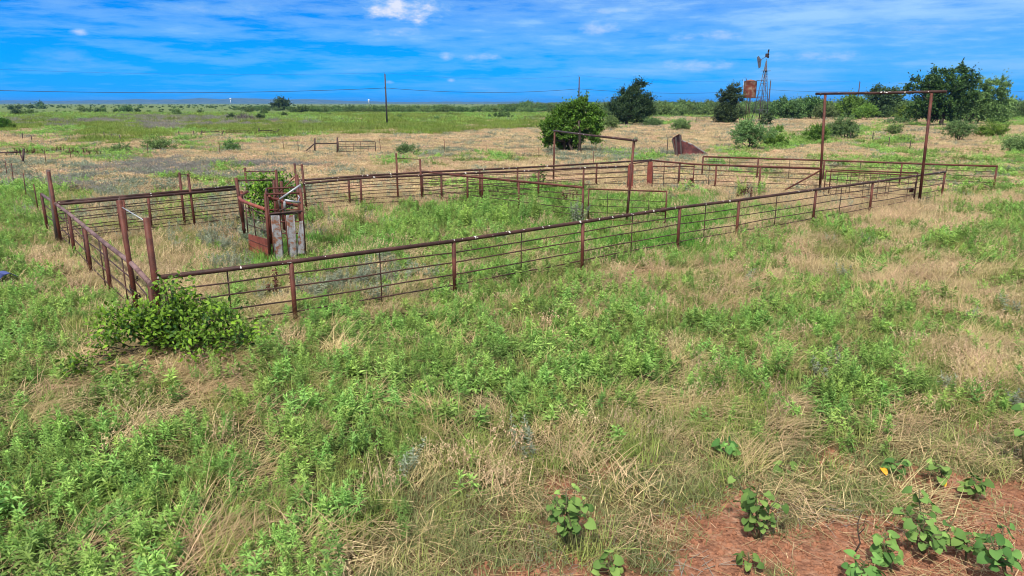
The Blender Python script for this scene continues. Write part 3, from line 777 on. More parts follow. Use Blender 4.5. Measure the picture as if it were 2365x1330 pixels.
# ------------------------------------------------------------------ windmill, tank, poles
def windmill():
    Y0 = 154.0
    def q(cx, cy, dy=0.0): return PY(1660 + cx / 6.65, 100 + cy / 6.65, Y0 + dy)
    t = thing('windmill', 'tall old windmill with a lattice steel tower and pale tail vane', 'windmill', Vector((q(650, 1180).x, Y0, 0)))
    apex = q(737, 235, 1.1)
    feet = [q(495, 1190, .9), q(652, 1195, -.6), q(765, 1140, 1.2), q(615, 1140, 2.7)]
    for f in feet: f.z = -.05
    for i, f in enumerate(feet):
        MB().tube([f, apex.lerp(f, .03)], .07, 6).build('leg', 'mill', t)
    def at(i, z):
        f = feet[i]; k = (z - f.z) / (apex.z - f.z); return f.lerp(apex, k)
    zs = [q(0, y).z for y in (1020, 818, 612, 480, 345)]
    for z in zs:
        for i in range(4): bar(t, at(i, z), at((i + 1) % 4, z), .04, 'mill', 'girt', 5)
    zz = [0.3] + zs
    for a, c in zip(zz, zz[1:]):
        for i in range(4):
            bar(t, at(i, a), at((i + 1) % 4, c), .02, 'mill', 'brace', 4); bar(t, at((i + 1) % 4, a), at(i, c), .02, 'mill', 'brace', 4)
    bar(t, q(700, 1150, 1.1), apex, .04, 'darkpost', 'pump_rod', 6)
    zp = q(0, 420).z; c = apex.copy(); c.z = zp
    MB().box(c, 1.75, 1.2, .06).build('platform', 'greywood', t, False)
    hub = q(742, 185, 1.1)
    MB().box(hub, .5, .7, .75).build('gearbox', 'darkpost', t, False)
    wh = MB()                                         # the wheel, turned nearly edge-on, short of most of its blades
    ax = Vector((.97, -.24, 0)).normalized(); wc = q(752, 160, .9); u = ax.cross(Vector((0, 0, 1))).normalized(); w = Vector((0, 0, 1))
    for k in range(14):
        a = k * 2 * math.pi / 14; d = u * math.cos(a) + w * math.sin(a); e = u * -math.sin(a) + w * math.cos(a)
        wh.sheet([wc + d * .25 - e * .07, wc + d * .85 - e * .17, wc + d * .85 + e * .17 + ax * .3, wc + d * .25 + e * .07 + ax * .12], .01)
    wh.build('wheel', 'darkpost', t, False)
    bar(t, hub, q(610, 285, -2.2), .05, 'darkpost', 'tail_boom', 6)
    bar(t, q(700, 215, .9), q(650, 250, -.8), .03, 'mill', 'tail_stay', 5)
    v = [q(612, 192, -1.6), q(586, 215, -2.4), q(600, 330, -2.4), q(612, 388, -2.2), q(640, 368, -1.6), q(655, 255, -1.2)]
    MB().sheet(v, .03).build('tail_vane', 'mill', t, False)
windmill()
def tank():
    Y0 = 153.0
    def q(cx, cy, dy=0.0): return PY(1660 + cx / 6.65, 100 + cy / 6.65, Y0 + dy)
    cx = q(478, 700, 1.5); zb = q(0, 832).z; zt = q(0, 585).z; r = (q(580, 700, 1.5).x - q(385, 700, 1.5).x) / 2
    t = thing('tank_stand', 'dark pipe stand on tall legs under the rusty water tank', 'stand', Vector((cx.x, cx.y, 0)))
    for x0, x1 in ((440, 405), (488, 458), (470, 440), (640, 632)):
        dy = 0 if x0 in (440, 488) else 2.6
        a = q(x0, 840, dy); c = q(x1, 1200, dy); MB().tube([Vector((c.x, c.y, -.05)), a], .07, 8).build('leg', 'darkpost', t)
    bar(t, q(285, 860, 1), Vector((q(410, 1190, 1).x, Y0 + 1, .1)), .06, 'darkpost', 'brace'); bar(t, q(640, 850, 2), Vector((q(470, 1180, 2).x, Y0 + 2, .3)), .04, 'darkpost', 'brace')
    for dy in (0, 1.5, 3): bar(t, q(370, 836, dy), q(645, 836, dy), .07, 'darkpost', 'beam')
    k = thing('water_tank', 'round rust red water tank with flaking pale paint, up on the stand', 'water tank', Vector((cx.x, cx.y, zb)))
    MB().lathe([(r * .99, .0), (r, .05), (r, .5 * (zt - zb)), (r * 1.006, .5 * (zt - zb) + .04), (r, .5 * (zt - zb) + .08), (r, zt - zb), (r * 1.02, zt - zb + .04)], (cx.x, cx.y, zb), 32).build('shell', 'tank', k)
    MB().lathe([(r * 1.03, zt - zb + .04), (r * .5, zt - zb + .28), (.12, zt - zb + .42)], (cx.x, cx.y, zb), 32).build('roof', 'tank', k)
    bar(k, q(380, 830, .2), q(386, 555, .2), .05, 'galv', 'gauge_pipe')
    bar(k, q(430, 575, 1.5), q(415, 525, 1.5), .06, 'darkpost', 'vent')
    MB().tube([q(560, 578, 1.2), q(620, 568, 1.2), q(695, 572, 1.2)], .045, 6).build('fill_pipe', 'darkpost', k)
tank()
POLES = []
def pole(label, px, py_top, Y, py_at, base=None):
    top = PY(px, py_top, Y); lean = 0 if base is None else PY(base, 287, Y).x - top.x
    t = thing('utility_pole', label, 'utility pole', Vector((top.x + lean, Y, 0)), 'wooden utility poles along the pasture')
    MB().tube([Vector((top.x + lean, Y, -.2)), Vector((top.x, Y, top.z))], [.17, .12], 10).build('shaft', 'wood', t)
    MB().tube([Vector((top.x - .12, Y, top.z - .05)), Vector((top.x - .12, Y, top.z + .28))], .035, 6).build('insulator', 'greywood', t)
    z = PY(px, py_at, Y).z; MB().box((top.x - .14, Y - .1, z), .12, .16, .2).build('bracket', 'wire', t, False)
    POLES.append((Vector((top.x, Y, z)), Vector((top.x, Y, top.z + .25))))
    return t
P0 = (Vector((-105, 96, 7.35)), Vector((-105, 96, 10.4)))
pole('tallest wooden utility pole, rising from the green band of grass', 889, 171, 141, 203, 894)
pole('wooden utility pole rising behind the rounded green shrub', 1338, 177, 162, 205)
pole('dark utility pole just behind the windmill', 1780, 186, 187, 207)
pole('utility pole seen through the tall overhead gate frame', 1986, 189, 198, 210)
def span(a, b, sag, r, label):
    n = 24; pts = []
    for i in range(n + 1):
        k = i / n; p = a.lerp(b, k); p.z -= sag * 4 * k * (1 - k); pts.append(p)
    return tag(MB().tube(pts, r, 5).build('power_line', 'wire'), label, 'power line', 'power line spans')
ends = [P0] + POLES
names = ['leading in from the edge to the tallest pole', 'from the tallest pole to the pole behind the shrub', 'from the pole behind the shrub to the windmill pole', 'from the windmill pole to the pole inside the overhead frame']
for i, nm in enumerate(names):
    span(ends[i][0], ends[i + 1][0], (1.3, .8, .9, .3)[i], (.040, .036, .036, .03)[i], 'thick drooping wire ' + nm)
    span(ends[i][1], ends[i + 1][1], (1.2, .9, .8, .3)[i], .010, 'thin high wire ' + nm)
e = POLES[-1][0]; span(e, e + Vector((60, 12, .3)), .5, .03, 'thick drooping wire going on behind the big tree')

# ------------------------------------------------------------------ wire fences, braces and panels in the pasture
def wire_fence(label, posts, h, r=.022, wires=(.45, .8, 1.05), mat='pipe'):
    bs = [G(x, y) for x, y in posts]
    t = thing('wire_fence', label, 'fence', bs[0], 'sagging wire fences')
    for b in bs:
        hh = h * random.uniform(.9, 1.1)
        MB().tube([b - Vector((0, 0, .1)), b + Vector((random.gauss(0, .04), 0, hh))], r, 6).build('post', mat, t)
    for z in wires:
        pts = []
        for a, b in zip(bs, bs[1:]):
            for k in range(4): q = a.lerp(b, k / 4); pts.append(Vector((q.x, q.y, z - .06 * math.sin(math.pi * k / 4))))
        pts.append(bs[-1] + Vector((0, 0, z))); MB().tube(pts, .005, 4).build('wire', 'wire', t)
wire_fence('wire fence of short posts leading away beside the left pen corner', [(90, 495), (61, 458), (32, 427), (17, 414), (1, 403), (-30, 385)], 1.15)
wire_fence('long wire fence on thin rusty posts crossing the dry grass', [(107, 384), (166, 377), (343, 366), (509, 362), (658, 356), (690, 356)], 1.15)
wire_fence('wire fence on thin rusty posts behind the alley', [(880, 353), (1027, 357), (1122, 369), (1245, 373), (1371, 384)], 1.15)
wire_fence('broken wire fence of weathered posts in the far green grass', [(54, 326), (75, 331), (242, 326), (260, 326), (280, 331), (415, 322), (450, 319)], .95, .05, (.5, .8), 'darkpost')
wire_fence('wire fence of leaning posts behind the wide gate', [(1965, 327), (2013, 330), (2052, 343), (2100, 350)], 1.1, .04, (.5, .8), 'darkpost')
def brace(label, p1, p2, barz, diag, dside, gate=None):
    (x1, t1, b1), (x2, t2, b2) = p1, p2
    A = G(x1, b1); B = G(x2, b2); B.y = A.y + (B.y - A.y) * .5
    t = thing('fence_brace', label, 'fence brace', A, 'dark pipe corner braces in the pasture')
    for p, x, y in ((A, x1, t1), (B, x2, t2)):
        top = PY(x, y, p.y); MB().tube([Vector((p.x, p.y, -.1)), Vector((p.x + (top.x - p.x), p.y, top.z))], .07, 8).build('post', 'darkpost', t)
    za = PY(x1, barz[0], A.y).z; zb = PY(x2, barz[1], B.y).z
    bar(t, Vector((A.x, A.y, za)), Vector((B.x, B.y, zb)), .05, 'darkpost', 'crossbar')
    dx, dy = diag; E = G(dx, dy); s = A if dside == 0 else B
    bar(t, Vector((s.x, s.y, (za if dside == 0 else zb) - .05)), Vector((E.x, s.y, .0)), .05, 'darkpost', 'diagonal')
    return A, B
brace('dark brace with a long diagonal at the left edge of the dry grass', (-45, 346, 386), (55, 343, 385), (354, 351), (110, 379), 1)
brace('dark brace leaning to the left in the lime grass', (466, 301, 319), (516, 302, 317), (305, 304), (434, 322), 0)
brace('dark brace with its diagonal to the right, in the lime grass', (598, 295, 317), (644, 298, 313), (301, 301), (673, 315), 1)
A, B = brace('dark brace carrying the pasture gate', (727, 319, 356), (779, 317, 356), (331, 331), (694, 357), 0)
def pasture_gate(label, x0, x1, yt, yb, nv, nb, r=.03, name='pasture_gate', grp='pasture gates'):
    A = G(x0, yb); B = G(x1, yb - (3 if nb == 4 else 0)); B.y = A.y; h = PY(x0, yt, A.y).z
    t = thing(name, label, 'gate', A, grp); f = MB()
    for z in (.25, h): f.tube([Vector((A.x, A.y, z)), Vector((B.x, A.y, z))], r, 6)
    for X in (A.x, B.x): f.tube([Vector((X, A.y, .1)), Vector((X, A.y, h))], r, 6)
    f.build('gate_frame', 'darkpost', t)
    for i in range(1, nb): z = .25 + (h - .25) * i / nb; bar(t, Vector((A.x, A.y, z)), Vector((B.x, A.y, z)), .02, 'rod', 'rod', 5)
    for i in range(1, nv): X = A.x + (B.x - A.x) * i / nv; bar(t, Vector((X, A.y, .25)), Vector((X, A.y, h)), .02, 'rod', 'stay', 5)
pasture_gate('pasture gate of thin bars beside the dark brace in dry grass', 783, 876, 327, 356, 5, 4)
pasture_gate('sagging old gate in the lime grass between two dark braces', 523, 592, 302, 316, 3, 3)
pasture_gate('dark pipe panel beyond the lime grass, left of the rounded shrub', 1212, 1257, 268, 283, 4, 4, .06, 'pipe_hurdle', 'dark pipe panels')
pasture_gate('dark pipe panel beside the windswept dark cedar', 1607, 1650, 270, 286, 4, 4, .06, 'pipe_hurdle', 'dark pipe panels')

# far white towers
def far_towers():
    Y = 5200.0; c = PY(532, 228, Y); t = thing('water_tower', 'tiny white ball shaped water tower on the horizon', 'water tower', Vector((c.x, Y, 0)))
    r = 2.2 * Y / F
    MB().lathe([(.1, -r), (r * .7, -r * .7), (r, 0), (r * .7, r * .7), (.1, r)], c, 16).build('bowl', 'white', t)
    MB().tube([Vector((c.x, Y, 0)), c - Vector((0, 0, r * .9))], 2.2, 8).build('column', 'white', t)
    Y = 4600.0; c = PY(851.5, 229, Y); t = thing('standpipe', 'tiny white standpipe tower on the horizon near the tallest pole', 'water tower', Vector((c.x, Y, 0)))
    MB().lathe([(4.2, 0), (4.2, c.z * .6), (5.4, c.z * .7), (5.4, c.z - 2), (3, c.z)], (c.x, Y, 0), 12).build('column', 'white', t)
far_towers()

# ------------------------------------------------------------------ trees and bushes
def limb(mb, a, b, r0, r1, rng, n=5, wob=.08):
    a = Vector(a); b = Vector(b); L = (b - a).length; pts = []; rs = []
    for i in range(n + 1):
        k = i / n; p = a.lerp(b, k)
        if 0 < i < n: p += Vector(rng.normal(size=3)) * L * wob * .5
        pts.append(p); rs.append(r0 + (r1 - r0) * k)
    mb.tube(pts, rs, 6)
def crown_parts(rng, lobes, leaf, k_cl=1.0, per=42, up=.5, wind=None, lw=.55, tb=0.0):
    out = []
    for c, rad in lobes:
        c = np.array(c); rad = np.array(rad); rm = rad.mean()
        sig = max(rm * .16, leaf * .9)
        ncl = int(k_cl * (rad[0] * rad[2] * 4) / (sig * sig) * .55) + 4
        d = sphere_dirs(ncl, rng); q = rng.uniform(.3, 1.0, ncl) ** .6 * rng.uniform(.85, 1.12, ncl)
        cc = c + d * rad * q[:, None]
        ct = rng.uniform(.0, .75, ncl) + tb
        ii = np.repeat(np.arange(ncl), per); m = len(ii)
        sd = unit(d * .8 + np.array([0, 0, .35]) + (np.array(wind) * 1.6 if wind is not None else 0) + rng.normal(size=(ncl, 3)) * .3)
        al = np.abs(rng.normal(size=m)) * sig * rng.uniform(.8, 2.3, ncl)[ii]
        P = cc[ii] + rng.normal(size=(m, 3)) * sig * np.array([.62, .62, .5]) * (1 - .5 * np.clip(al / (sig * 3), 0, 1))[:, None] + sd[ii] * al[:, None]
        D = sphere_dirs(m, rng, .25) + d[ii] * .8
        if wind is not None: D = D + np.array(wind)
        N = rng.normal(size=(m, 3)) + np.array([0, 0, up]) + d[ii] * .5
        L = leaf * rng.uniform(.6, 1.35, m)
        out.append(leaves(DIAM, P, D, N, L, L * lw, np.clip(ct[ii] + rng.normal(size=m) * .18, 0, 1)))
    return out
def tree(name, label, cat, base, lobes_px, mat, leaf, trunk_r, seed, group=None, k_cl=1.0, per=42, wind=None, flat=.85, tb=0.0, stems=1, lw=.55, fork=.35):
    rng = np.random.default_rng(seed); b = G(*base); Y = b.y
    sc = Y / F
    lobes = []
    for px, py, rx, ry in lobes_px:
        c = PY(px, py, Y); dep = rng.uniform(-.35, .35) * rx * sc
        lobes.append(((c.x, Y + dep, c.z), (rx * sc, rx * sc * flat, ry * sc)))
    t = thing(name, label, cat, Vector((b.x, Y, 0)), group)
    mb = MB()
    for s in range(stems):
        o = Vector((b.x, Y, -.1)) + Vector((rng.normal(), rng.normal(), 0)) * (trunk_r * 2.2 if stems > 1 else 0)
        o.z = -.1
        low = min(l[0][2] for l in lobes); fk = Vector((b.x + (lobes[0][0][0] - b.x) * .3, Y, max(.3, low * .55 + fork)))
        if stems == 1:
            limb(mb, o, fk, trunk_r, trunk_r * .75, rng, 4, .05)
            for c, r in lobes: limb(mb, fk, c, trunk_r * .5, trunk_r * .12, rng, 5, .14)
        else:
            c, r = lobes[s % len(lobes)]
            limb(mb, o, Vector(c) + Vector((0, 0, r[2] * .4)), trunk_r, trunk_r * .25, rng, 6, .16)
    mb.build('trunk', 'bark', t)
    np_obj('crown', crown_parts(rng, lobes, leaf, k_cl, per, .5, wind, lw, tb), mat, t)
    return t
tree('shrub_tree', 'rounded bright green shrubby tree behind the lower overhead frame', 'tree', (1312, 354),
     [(1318, 290, 38, 36), (1285, 298, 28, 24), (1360, 290, 26, 24), (1350, 258, 24, 18), (1304, 262, 20, 15), (1328, 248, 13, 11), (1350, 238, 8, 7), (1272, 320, 18, 12), (1310, 328, 28, 13), (1372, 312, 16, 11), (1262, 288, 11, 8), (1380, 266, 12, 9), (1288, 272, 14, 10), (1333, 242, 6, 8)],
     'shrub', .19, .16, 31, None, 1.0, 46, stems=7, tb=.05)
tree('cedar_tree', 'dark broad cedar tree with a windswept peak standing in the pasture', 'tree', (1447, 292),
     [(1450, 255, 42, 26), (1428, 252, 26, 24), (1480, 250, 24, 24), (1454, 228, 26, 16), (1463, 211, 15, 10), (1473, 199, 10, 5), (1480, 194, 7, 3), (1436, 219, 8, 7), (1425, 272, 20, 10), (1475, 270, 22, 12), (1490, 236, 12, 12)],
     'dark', .34, .42, 32, None, 1.0, 40, (.5, 0, .25), lw=.42)
tree('cedar_tree', 'ragged dark cedar leaning right, next to the rusty water tank', 'tree', (1683, 287),
     [(1678, 262, 28, 18), (1672, 275, 24, 10), (1677, 240, 19, 18), (1686, 222, 15, 14), (1695, 205, 11, 11), (1703, 228, 10, 6), (1664, 222, 8, 9), (1700, 268, 16, 6), (1660, 262, 14, 14)],
     'dark', .34, .3, 33, None, 1.0, 40, (.6, 0, .3), lw=.36)
tree('cedar_tree', 'low dark cedar sprout at the foot of the windmill', 'tree', (1766, 293), [(1766, 282, 10, 9), (1772, 274, 7, 6), (1758, 287, 6, 5)], 'dark', .3, .1, 34, None, 1.2, 36, (.4, 0, .2))
tree('oak_tree', 'largest dark spreading oak with a thick trunk and an open left limb', 'tree', (2172, 294),
     [(2185, 215, 40, 30), (2150, 235, 34, 26), (2205, 245, 38, 28), (2172, 178, 17, 16), (2208, 178, 20, 18), (2237, 190, 16, 12), (2145, 196, 16, 13), (2118, 196, 15, 9), (2105, 204, 9, 5), (2130, 258, 26, 14), (2180, 265, 34, 14), (2225, 215, 22, 20), (2165, 205, 20, 20)],
     'oak', .40, .42, 35, None, .9, 34)
tree('mesquite_tree', 'tall pale green mesquite with feathery top, right beside the dark oak', 'tree', (2240, 290),
     [(2248, 235, 28, 22), (2235, 262, 26, 18), (2275, 250, 30, 26), (2300, 262, 26, 20), (2268, 215, 26, 18), (2300, 205, 22, 16), (2320, 222, 14, 14), (2328, 208, 7, 8), (2330, 240, 7, 8), (2268, 190, 10, 8), (2310, 190, 8, 7)],
     'mesq', .36, .2, 36, None, .8, 30, stems=4, tb=.12)
tree('mesquite_tree', 'round topped mesquite rising behind the crossbar of the tall frame', 'tree', (2036, 276), [(2040, 228, 32, 18), (2022, 226, 18, 14), (2058, 226, 18, 14), (2035, 214, 20, 8), (2040, 248, 30, 14)], 'dark', .45, .2, 37, None, .9, 34, (.3, 0, .1), stems=3, tb=.2)
tree('lone_tree', 'dark rounded lone tree on the horizon of the left pasture', 'tree', (647, 255), [(648, 241, 16, 9), (640, 244, 9, 6), (657, 243, 9, 7), (648, 234, 9, 4)], 'dark', .8, .35, 38, None, 1.0, 36)
tree('mesquite_tree', 'wide green mesquite tree with visible trunks just right of the windmill', 'tree', (1815, 279), [(1812, 250, 30, 16), (1795, 258, 20, 12), (1832, 256, 22, 13), (1815, 238, 18, 9), (1842, 262, 14, 10)], 'mesq', .4, .16, 51, 'mesquite trees along the belt', .8, 32, stems=4)
tree('mesquite_tree', 'green mesquite tree with thin trunks left of the tall frame\'s left post', 'tree', (1870, 278), [(1868, 250, 26, 15), (1885, 244, 20, 12), (1855, 258, 18, 12), (1872, 236, 14, 8), (1893, 258, 14, 10)], 'mesq', .4, .16, 52, 'mesquite trees along the belt', .8, 32, stems=4, tb=-.1)
tree('mesquite_tree', 'bright mesquite tree seen through the tall frame, beside its left post', 'tree', (1962, 277), [(1955, 246, 26, 15), (1975, 240, 22, 13), (1940, 256, 18, 12), (1985, 256, 20, 12), (1962, 230, 14, 7)], 'mesqlime', .4, .16, 53, 'mesquite trees along the belt', .8, 32, stems=4, tb=-.1)
# mesquite bushes, each in its own place
def bush(label, px, base, w, h, mat='mesq', seed=0, stems=5, dens=.75, tb=0.0, group='mesquite bushes in the pasture', name='mesquite_bush', leaf=None):
    rng = np.random.default_rng(500 + seed); b = G(px, base); sc = b.y / F
    lob = [(px, base - h * .62, w * .30, h * .34)]
    for i in range(5):
        a = -1 + 2 * (i + rng.uniform(.1, .9)) / 5
        lob.append((px + a * w * .36, base - h * rng.uniform(.42, .78) * (1 - .25 * abs(a)), w * rng.uniform(.13, .2), h * rng.uniform(.17, .26)))
    return tree(name, label, 'bush', (px, base), lob, mat, leaf or max(.13, sc * 2.1), max(.02, .045 * w * sc / 4), 600 + seed, group, dens, 30, stems=stems, tb=tb, lw=.5)
bush('large feathery green mesquite bush in front of the water tank stand', 1733, 349, 112, 70, 'mesq', 1, 7)
bush('grey green mesquite bush just right of the tall frame\'s left post', 1948, 324, 78, 58, 'mesq', 2, 7)
bush('lime mesquite bush against the tall frame\'s left post', 1886, 330, 66, 42, 'mesqlime', 3)
bush('pale low bush at the foot of the broad dark cedar', 1411, 302, 44, 34, 'mesq', 4, 6, .6)
bush('dark round bush right of the broad dark cedar', 1508, 294, 48, 20, 'mesq', 5)
bush('small round green bush behind the collapsed red ramp', 1573, 306, 46, 30, 'mesq', 6)
bush('tiny bright bush in the tan grass right of the windmill', 1798, 312, 30, 22, 'mesqlime', 7)
bush('small open bush in the grass inside the tall frame', 2065, 314, 46, 26, 'mesq', 8, 6, .5)
bush('open stemmed grey green bush below the dark oak', 2215, 330, 78, 52, 'mesq', 9, 8, .65)
bush('bright lime bush mound to the right below the tall mesquite', 2292, 322, 92, 40, 'mesqlime', 10)
bush('green bush at the right edge beside the tan slope', 2350, 358, 70, 44, 'mesq', 11, 5, .9, .1)
bush('lime bush right of the large mesquite, by the fence', 1790, 342, 56, 34, 'mesqlime', 12)
bush('green bush clump at the left end of the pasture', 4, 304, 44, 32, 'shrub', 13)
bush('small dark bush beside the clump at the left edge', 28, 304, 18, 17, 'shrub', 14)
bush('long low dark bush on the far left pasture', 40, 268, 32, 13, 'dark', 15)
bush('greyer half of the long low bush on the far left pasture', 68, 268, 40, 12, 'far', 16)
bush('leafy green bush alone in the middle of the left pasture', 408, 267, 28, 14, 'mesq', 17)
bush('low spreading green bush in the dry grass near the left wire fence', 366, 350, 78, 26, 'mesq', 18, 6, .7)
bush('thin grey green bush between two wire fence posts', 534, 352, 38, 24, 'mesq', 19, 5, .5)
bush('low green bush right of the low spreading one, in dry grass', 275, 358, 60, 20, 'mesq', 20, 5, .6)
bush('flat green bush behind the alley near the two joined posts', 940, 362, 62, 24, 'mesq', 21, 5, .7)
bush('dark dense bush on the pasture left of the tallest pole', 700, 263, 50, 16, 'far', 22)
bush('long dark bush below the tree belt right of the tallest pole', 1160, 276, 60, 15, 'far', 23)
bush('dark leafy bush at the right end of the dead brush pile', 603, 279, 18, 14, 'dark', 24)
bush('dark leafy bush at the left end of the dead brush pile', 533, 279, 20, 14, 'dark', 25)
bush('green bush behind the tall frame in the right tree belt edge', 2000, 282, 70, 40, 'mesqlime', 26)
bush('green bush between the windmill and the tall frame at the belt edge', 1905, 280, 60, 40, 'mesq', 27)
bush('bright bush at the edge of the tree belt left of the dark oak', 2095, 283, 66, 38, 'mesqlime', 28)
bush('grey low brush left of the dark oak trunk', 2080, 289, 90, 14, 'far', 29, 5, .5)
for i, (px, b, w, h) in enumerate(((92, 246, 16, 9), (98, 251, 10, 5), (190, 258, 18, 8), (206, 258, 12, 5), (226, 259, 12, 7), (238, 259, 12, 7), (268, 260, 12, 6), (282, 259, 14, 8), (297, 260, 20, 12), (318, 258, 8, 4), (462, 263, 14, 6), (25, 253, 12, 6), (44, 251, 14, 4), (72, 250, 18, 4), (656, 271, 12, 9), (610, 268, 18, 11), (575, 262, 22, 10), (760, 271, 12, 6), (920, 276, 14, 8), (1008, 281, 12, 8), (1040, 270, 10, 5))):
    bush('small dark bush dotted on the far pasture', px, b, w, h, 'far', 60 + i, 3, .8, 0, 'small dark bushes on the far pasture')
def brush_pile():
    rng = np.random.default_rng(77); b = G(565, 280); n = 900; sc = b.y / F
    P = np.stack([b.x + rng.normal(size=n) * 13 * sc, b.y + rng.normal(size=n) * 1.2, np.abs(rng.normal(size=n)) * .12], 1)
    P[:, 2] += np.maximum(0, 1 - ((P[:, 0] - b.x) / (26 * sc)) ** 2) * rng.random(n) * 12 * sc
    o = np_obj('brush_pile', [blades(P, rng.random(n) * 6.28, rng.uniform(.6, 1.8, n), .05, rng.uniform(.6, 1.9, n), rng.normal(size=n) * .4, 2, rng.random(n), .4)], 'purplebrush')
    tag(o, 'purple grey pile of dead brush on the left pasture', 'brush pile')
brush_pile()
# woodland too thick to count
def woodland():
    c = bpy.data.collections.new('stock_woodland')
    for i in range(6):
        rng = np.random.default_rng(900 + i)
        lob = [((rng.normal() * 1.5, rng.normal() * 1.5, rng.uniform(1.3, 1.9 + i * .35)), (rng.uniform(.6, 1.4), rng.uniform(.6, 1.4), rng.uniform(.5, .95))) for _ in range(8)]
        parts = crown_parts(rng, lob, .36, .8, 26)
        n = 7; P = np.zeros((n, 3)); P[:, :2] = rng.normal(size=(n, 2)) * .3
        parts.append(blades(P, rng.random(n) * 6.28, 2.6, .14, rng.uniform(.1, .5, n), .2, 3, .0, .4))
        proto(c, 'woodland_tree_%02d' % i, parts, 'far')
    rng = np.random.default_rng(950); X = []; Y = []; S = []
    def band(px0, px1, y0, y1, n, s0, s1):
        px = rng.uniform(px0, px1, n); yy = rng.uniform(y0, y1, n); X.extend((px - CX) / F * yy); Y.extend(yy); S.extend(rng.uniform(s0, s1, n))
    band(690, 1250, 290, 430, 240, .45, .85); band(560, 800, 380, 620, 70, .35, .7)
    band(-60, 700, 620, 1100, 110, .3, .6); band(1150, 1420, 330, 700, 160, .5, .95)
    band(1380, 1860, 210, 330, 170, .6, 1.15); band(1480, 2000, 260, 420, 150, .75, 1.35)
    band(1790, 2130, 190, 260, 70, .7, 1.15); band(1850, 2420, 210, 330, 200, .75, 1.35); band(2200, 2480, 175, 260, 70, .6, 1.1)
    band(-200, 1200, 1100, 3600, 380, .25, .6); band(1200, 2600, 420, 900, 220, .8, 1.5); band(1200, 2600, 900, 3000, 300, .8, 1.6)
    band(-150, 900, 290, 1000, 300, .12, .30); band(-150, 600, 200, 400, 60, .08, .2)
    x = np.array(X); y = np.array(Y); s = np.array(S)
    cloud('woodland', np.stack([x, y, x * 0 - .05], 1), np.stack([x * 0, x * 0, rng.random(len(x)) * 6.28], 1), s, rng.integers(0, 6, len(x)), c, 'thick belt of green mesquite woodland across the far edge of the pasture', 'woodland')
woodland()

# ------------------------------------------------------------------ leafy shrubs by the pens
def leafy(name, label, base, lobes_px, leaf, seed, n_per_m2=330, cat='shrub', shift=0.0):
    rng = np.random.default_rng(seed); b = G(*base); t = thing(name, label, cat, Vector((b.x, b.y, 0)))
    parts = []; st = MB()
    for px, py, rx, ry, dy in lobes_px:
        Y = b.y + dy + shift; c = np.array(PY(px, py, Y)); sc = Y / F; rad = np.array([rx * sc, max(rx * sc * .8, .25), ry * sc])
        n = int(n_per_m2 * 3.6 * (rad[0] * rad[2] + rad[0] * rad[1]))
        ns = max(3, n // 14); d0 = sphere_dirs(ns, rng, .35); q0 = rng.uniform(.35, 1.0, ns) ** .5 * rng.uniform(.8, 1.3, ns)
        tip = c + d0 * rad * q0[:, None]; tip[:, 2] = np.maximum(tip[:, 2], .04)
        tt = rng.uniform(-.05, .55, ns) + .35 * (rng.random(ns) < .22) + .22 * np.clip(d0[:, 2], 0, 1)
        ii = np.repeat(np.arange(ns), 14); m = len(ii)
        P = tip[ii] + rng.normal(size=(m, 3)) * leaf * 1.1
        P[:, 2] = np.maximum(P[:, 2], .02)
        D = d0[ii] + rng.normal(size=(m, 3)) * .8; D[:, 2] -= .25
        N = np.array([0, -.25, 1.0]) + rng.normal(size=(m, 3)) * .45 + d0[ii] * .4
        L = leaf * rng.uniform(.6, 1.25, m)
        parts.append(leaves(OVATE, P, D, N, L, L * .52, np.clip(tt[ii] + rng.normal(size=m) * .12, 0, 1)))
        for k in range(min(ns, 5)): limb(st, (b.x + rng.normal() * .1, b.y + rng.normal() * .1, -.02), tip[k], .016, .006, rng, 4, .12)
    st.build('stem', 'bark', t); np_obj('foliage', parts, 'vine', t)
leafy('vine_shrub', 'dense bright green vine mound climbing the nearest corner post', (400, 800),
      [(398, 665, 20, 22, -.35), (402, 690, 30, 42, -.1), (420, 715, 40, 36, -.15), (310, 735, 50, 28, -.3), (345, 745, 75, 30, -.2), (275, 752, 60, 26, -.35), (440, 745, 80, 40, -.25), (510, 745, 60, 32, -.1), (560, 775, 42, 24, -.1), (460, 800, 60, 34, -.55), (380, 785, 50, 26, -.4), (250, 790, 36, 18, -.6), (190, 845, 30, 14, -1.2), (480, 845, 34, 18, -.9), (285, 870, 24, 12, -1.4)],
      .09, 41, 430, 'shrub', -.38)
leafy('leafy_shrub', 'leafy green shrub growing up through the alley behind the chute', (632, 524),
      [(620, 440, 48, 26, .3), (600, 455, 30, 30, 0), (660, 425, 34, 16, .4), (630, 475, 38, 32, .1), (600, 430, 30, 18, .2), (615, 415, 28, 10, .3), (650, 460, 36, 30, .2), (620, 500, 34, 22, 0)], .13, 42, 190)
leafy('leafy_shrub', 'thin young leafy shrub behind the inner alley fence', (1250, 440), [(1248, 405, 14, 16, 0), (1240, 425, 12, 12, 0), (1258, 398, 8, 8, 0)], .13, 43, 60)
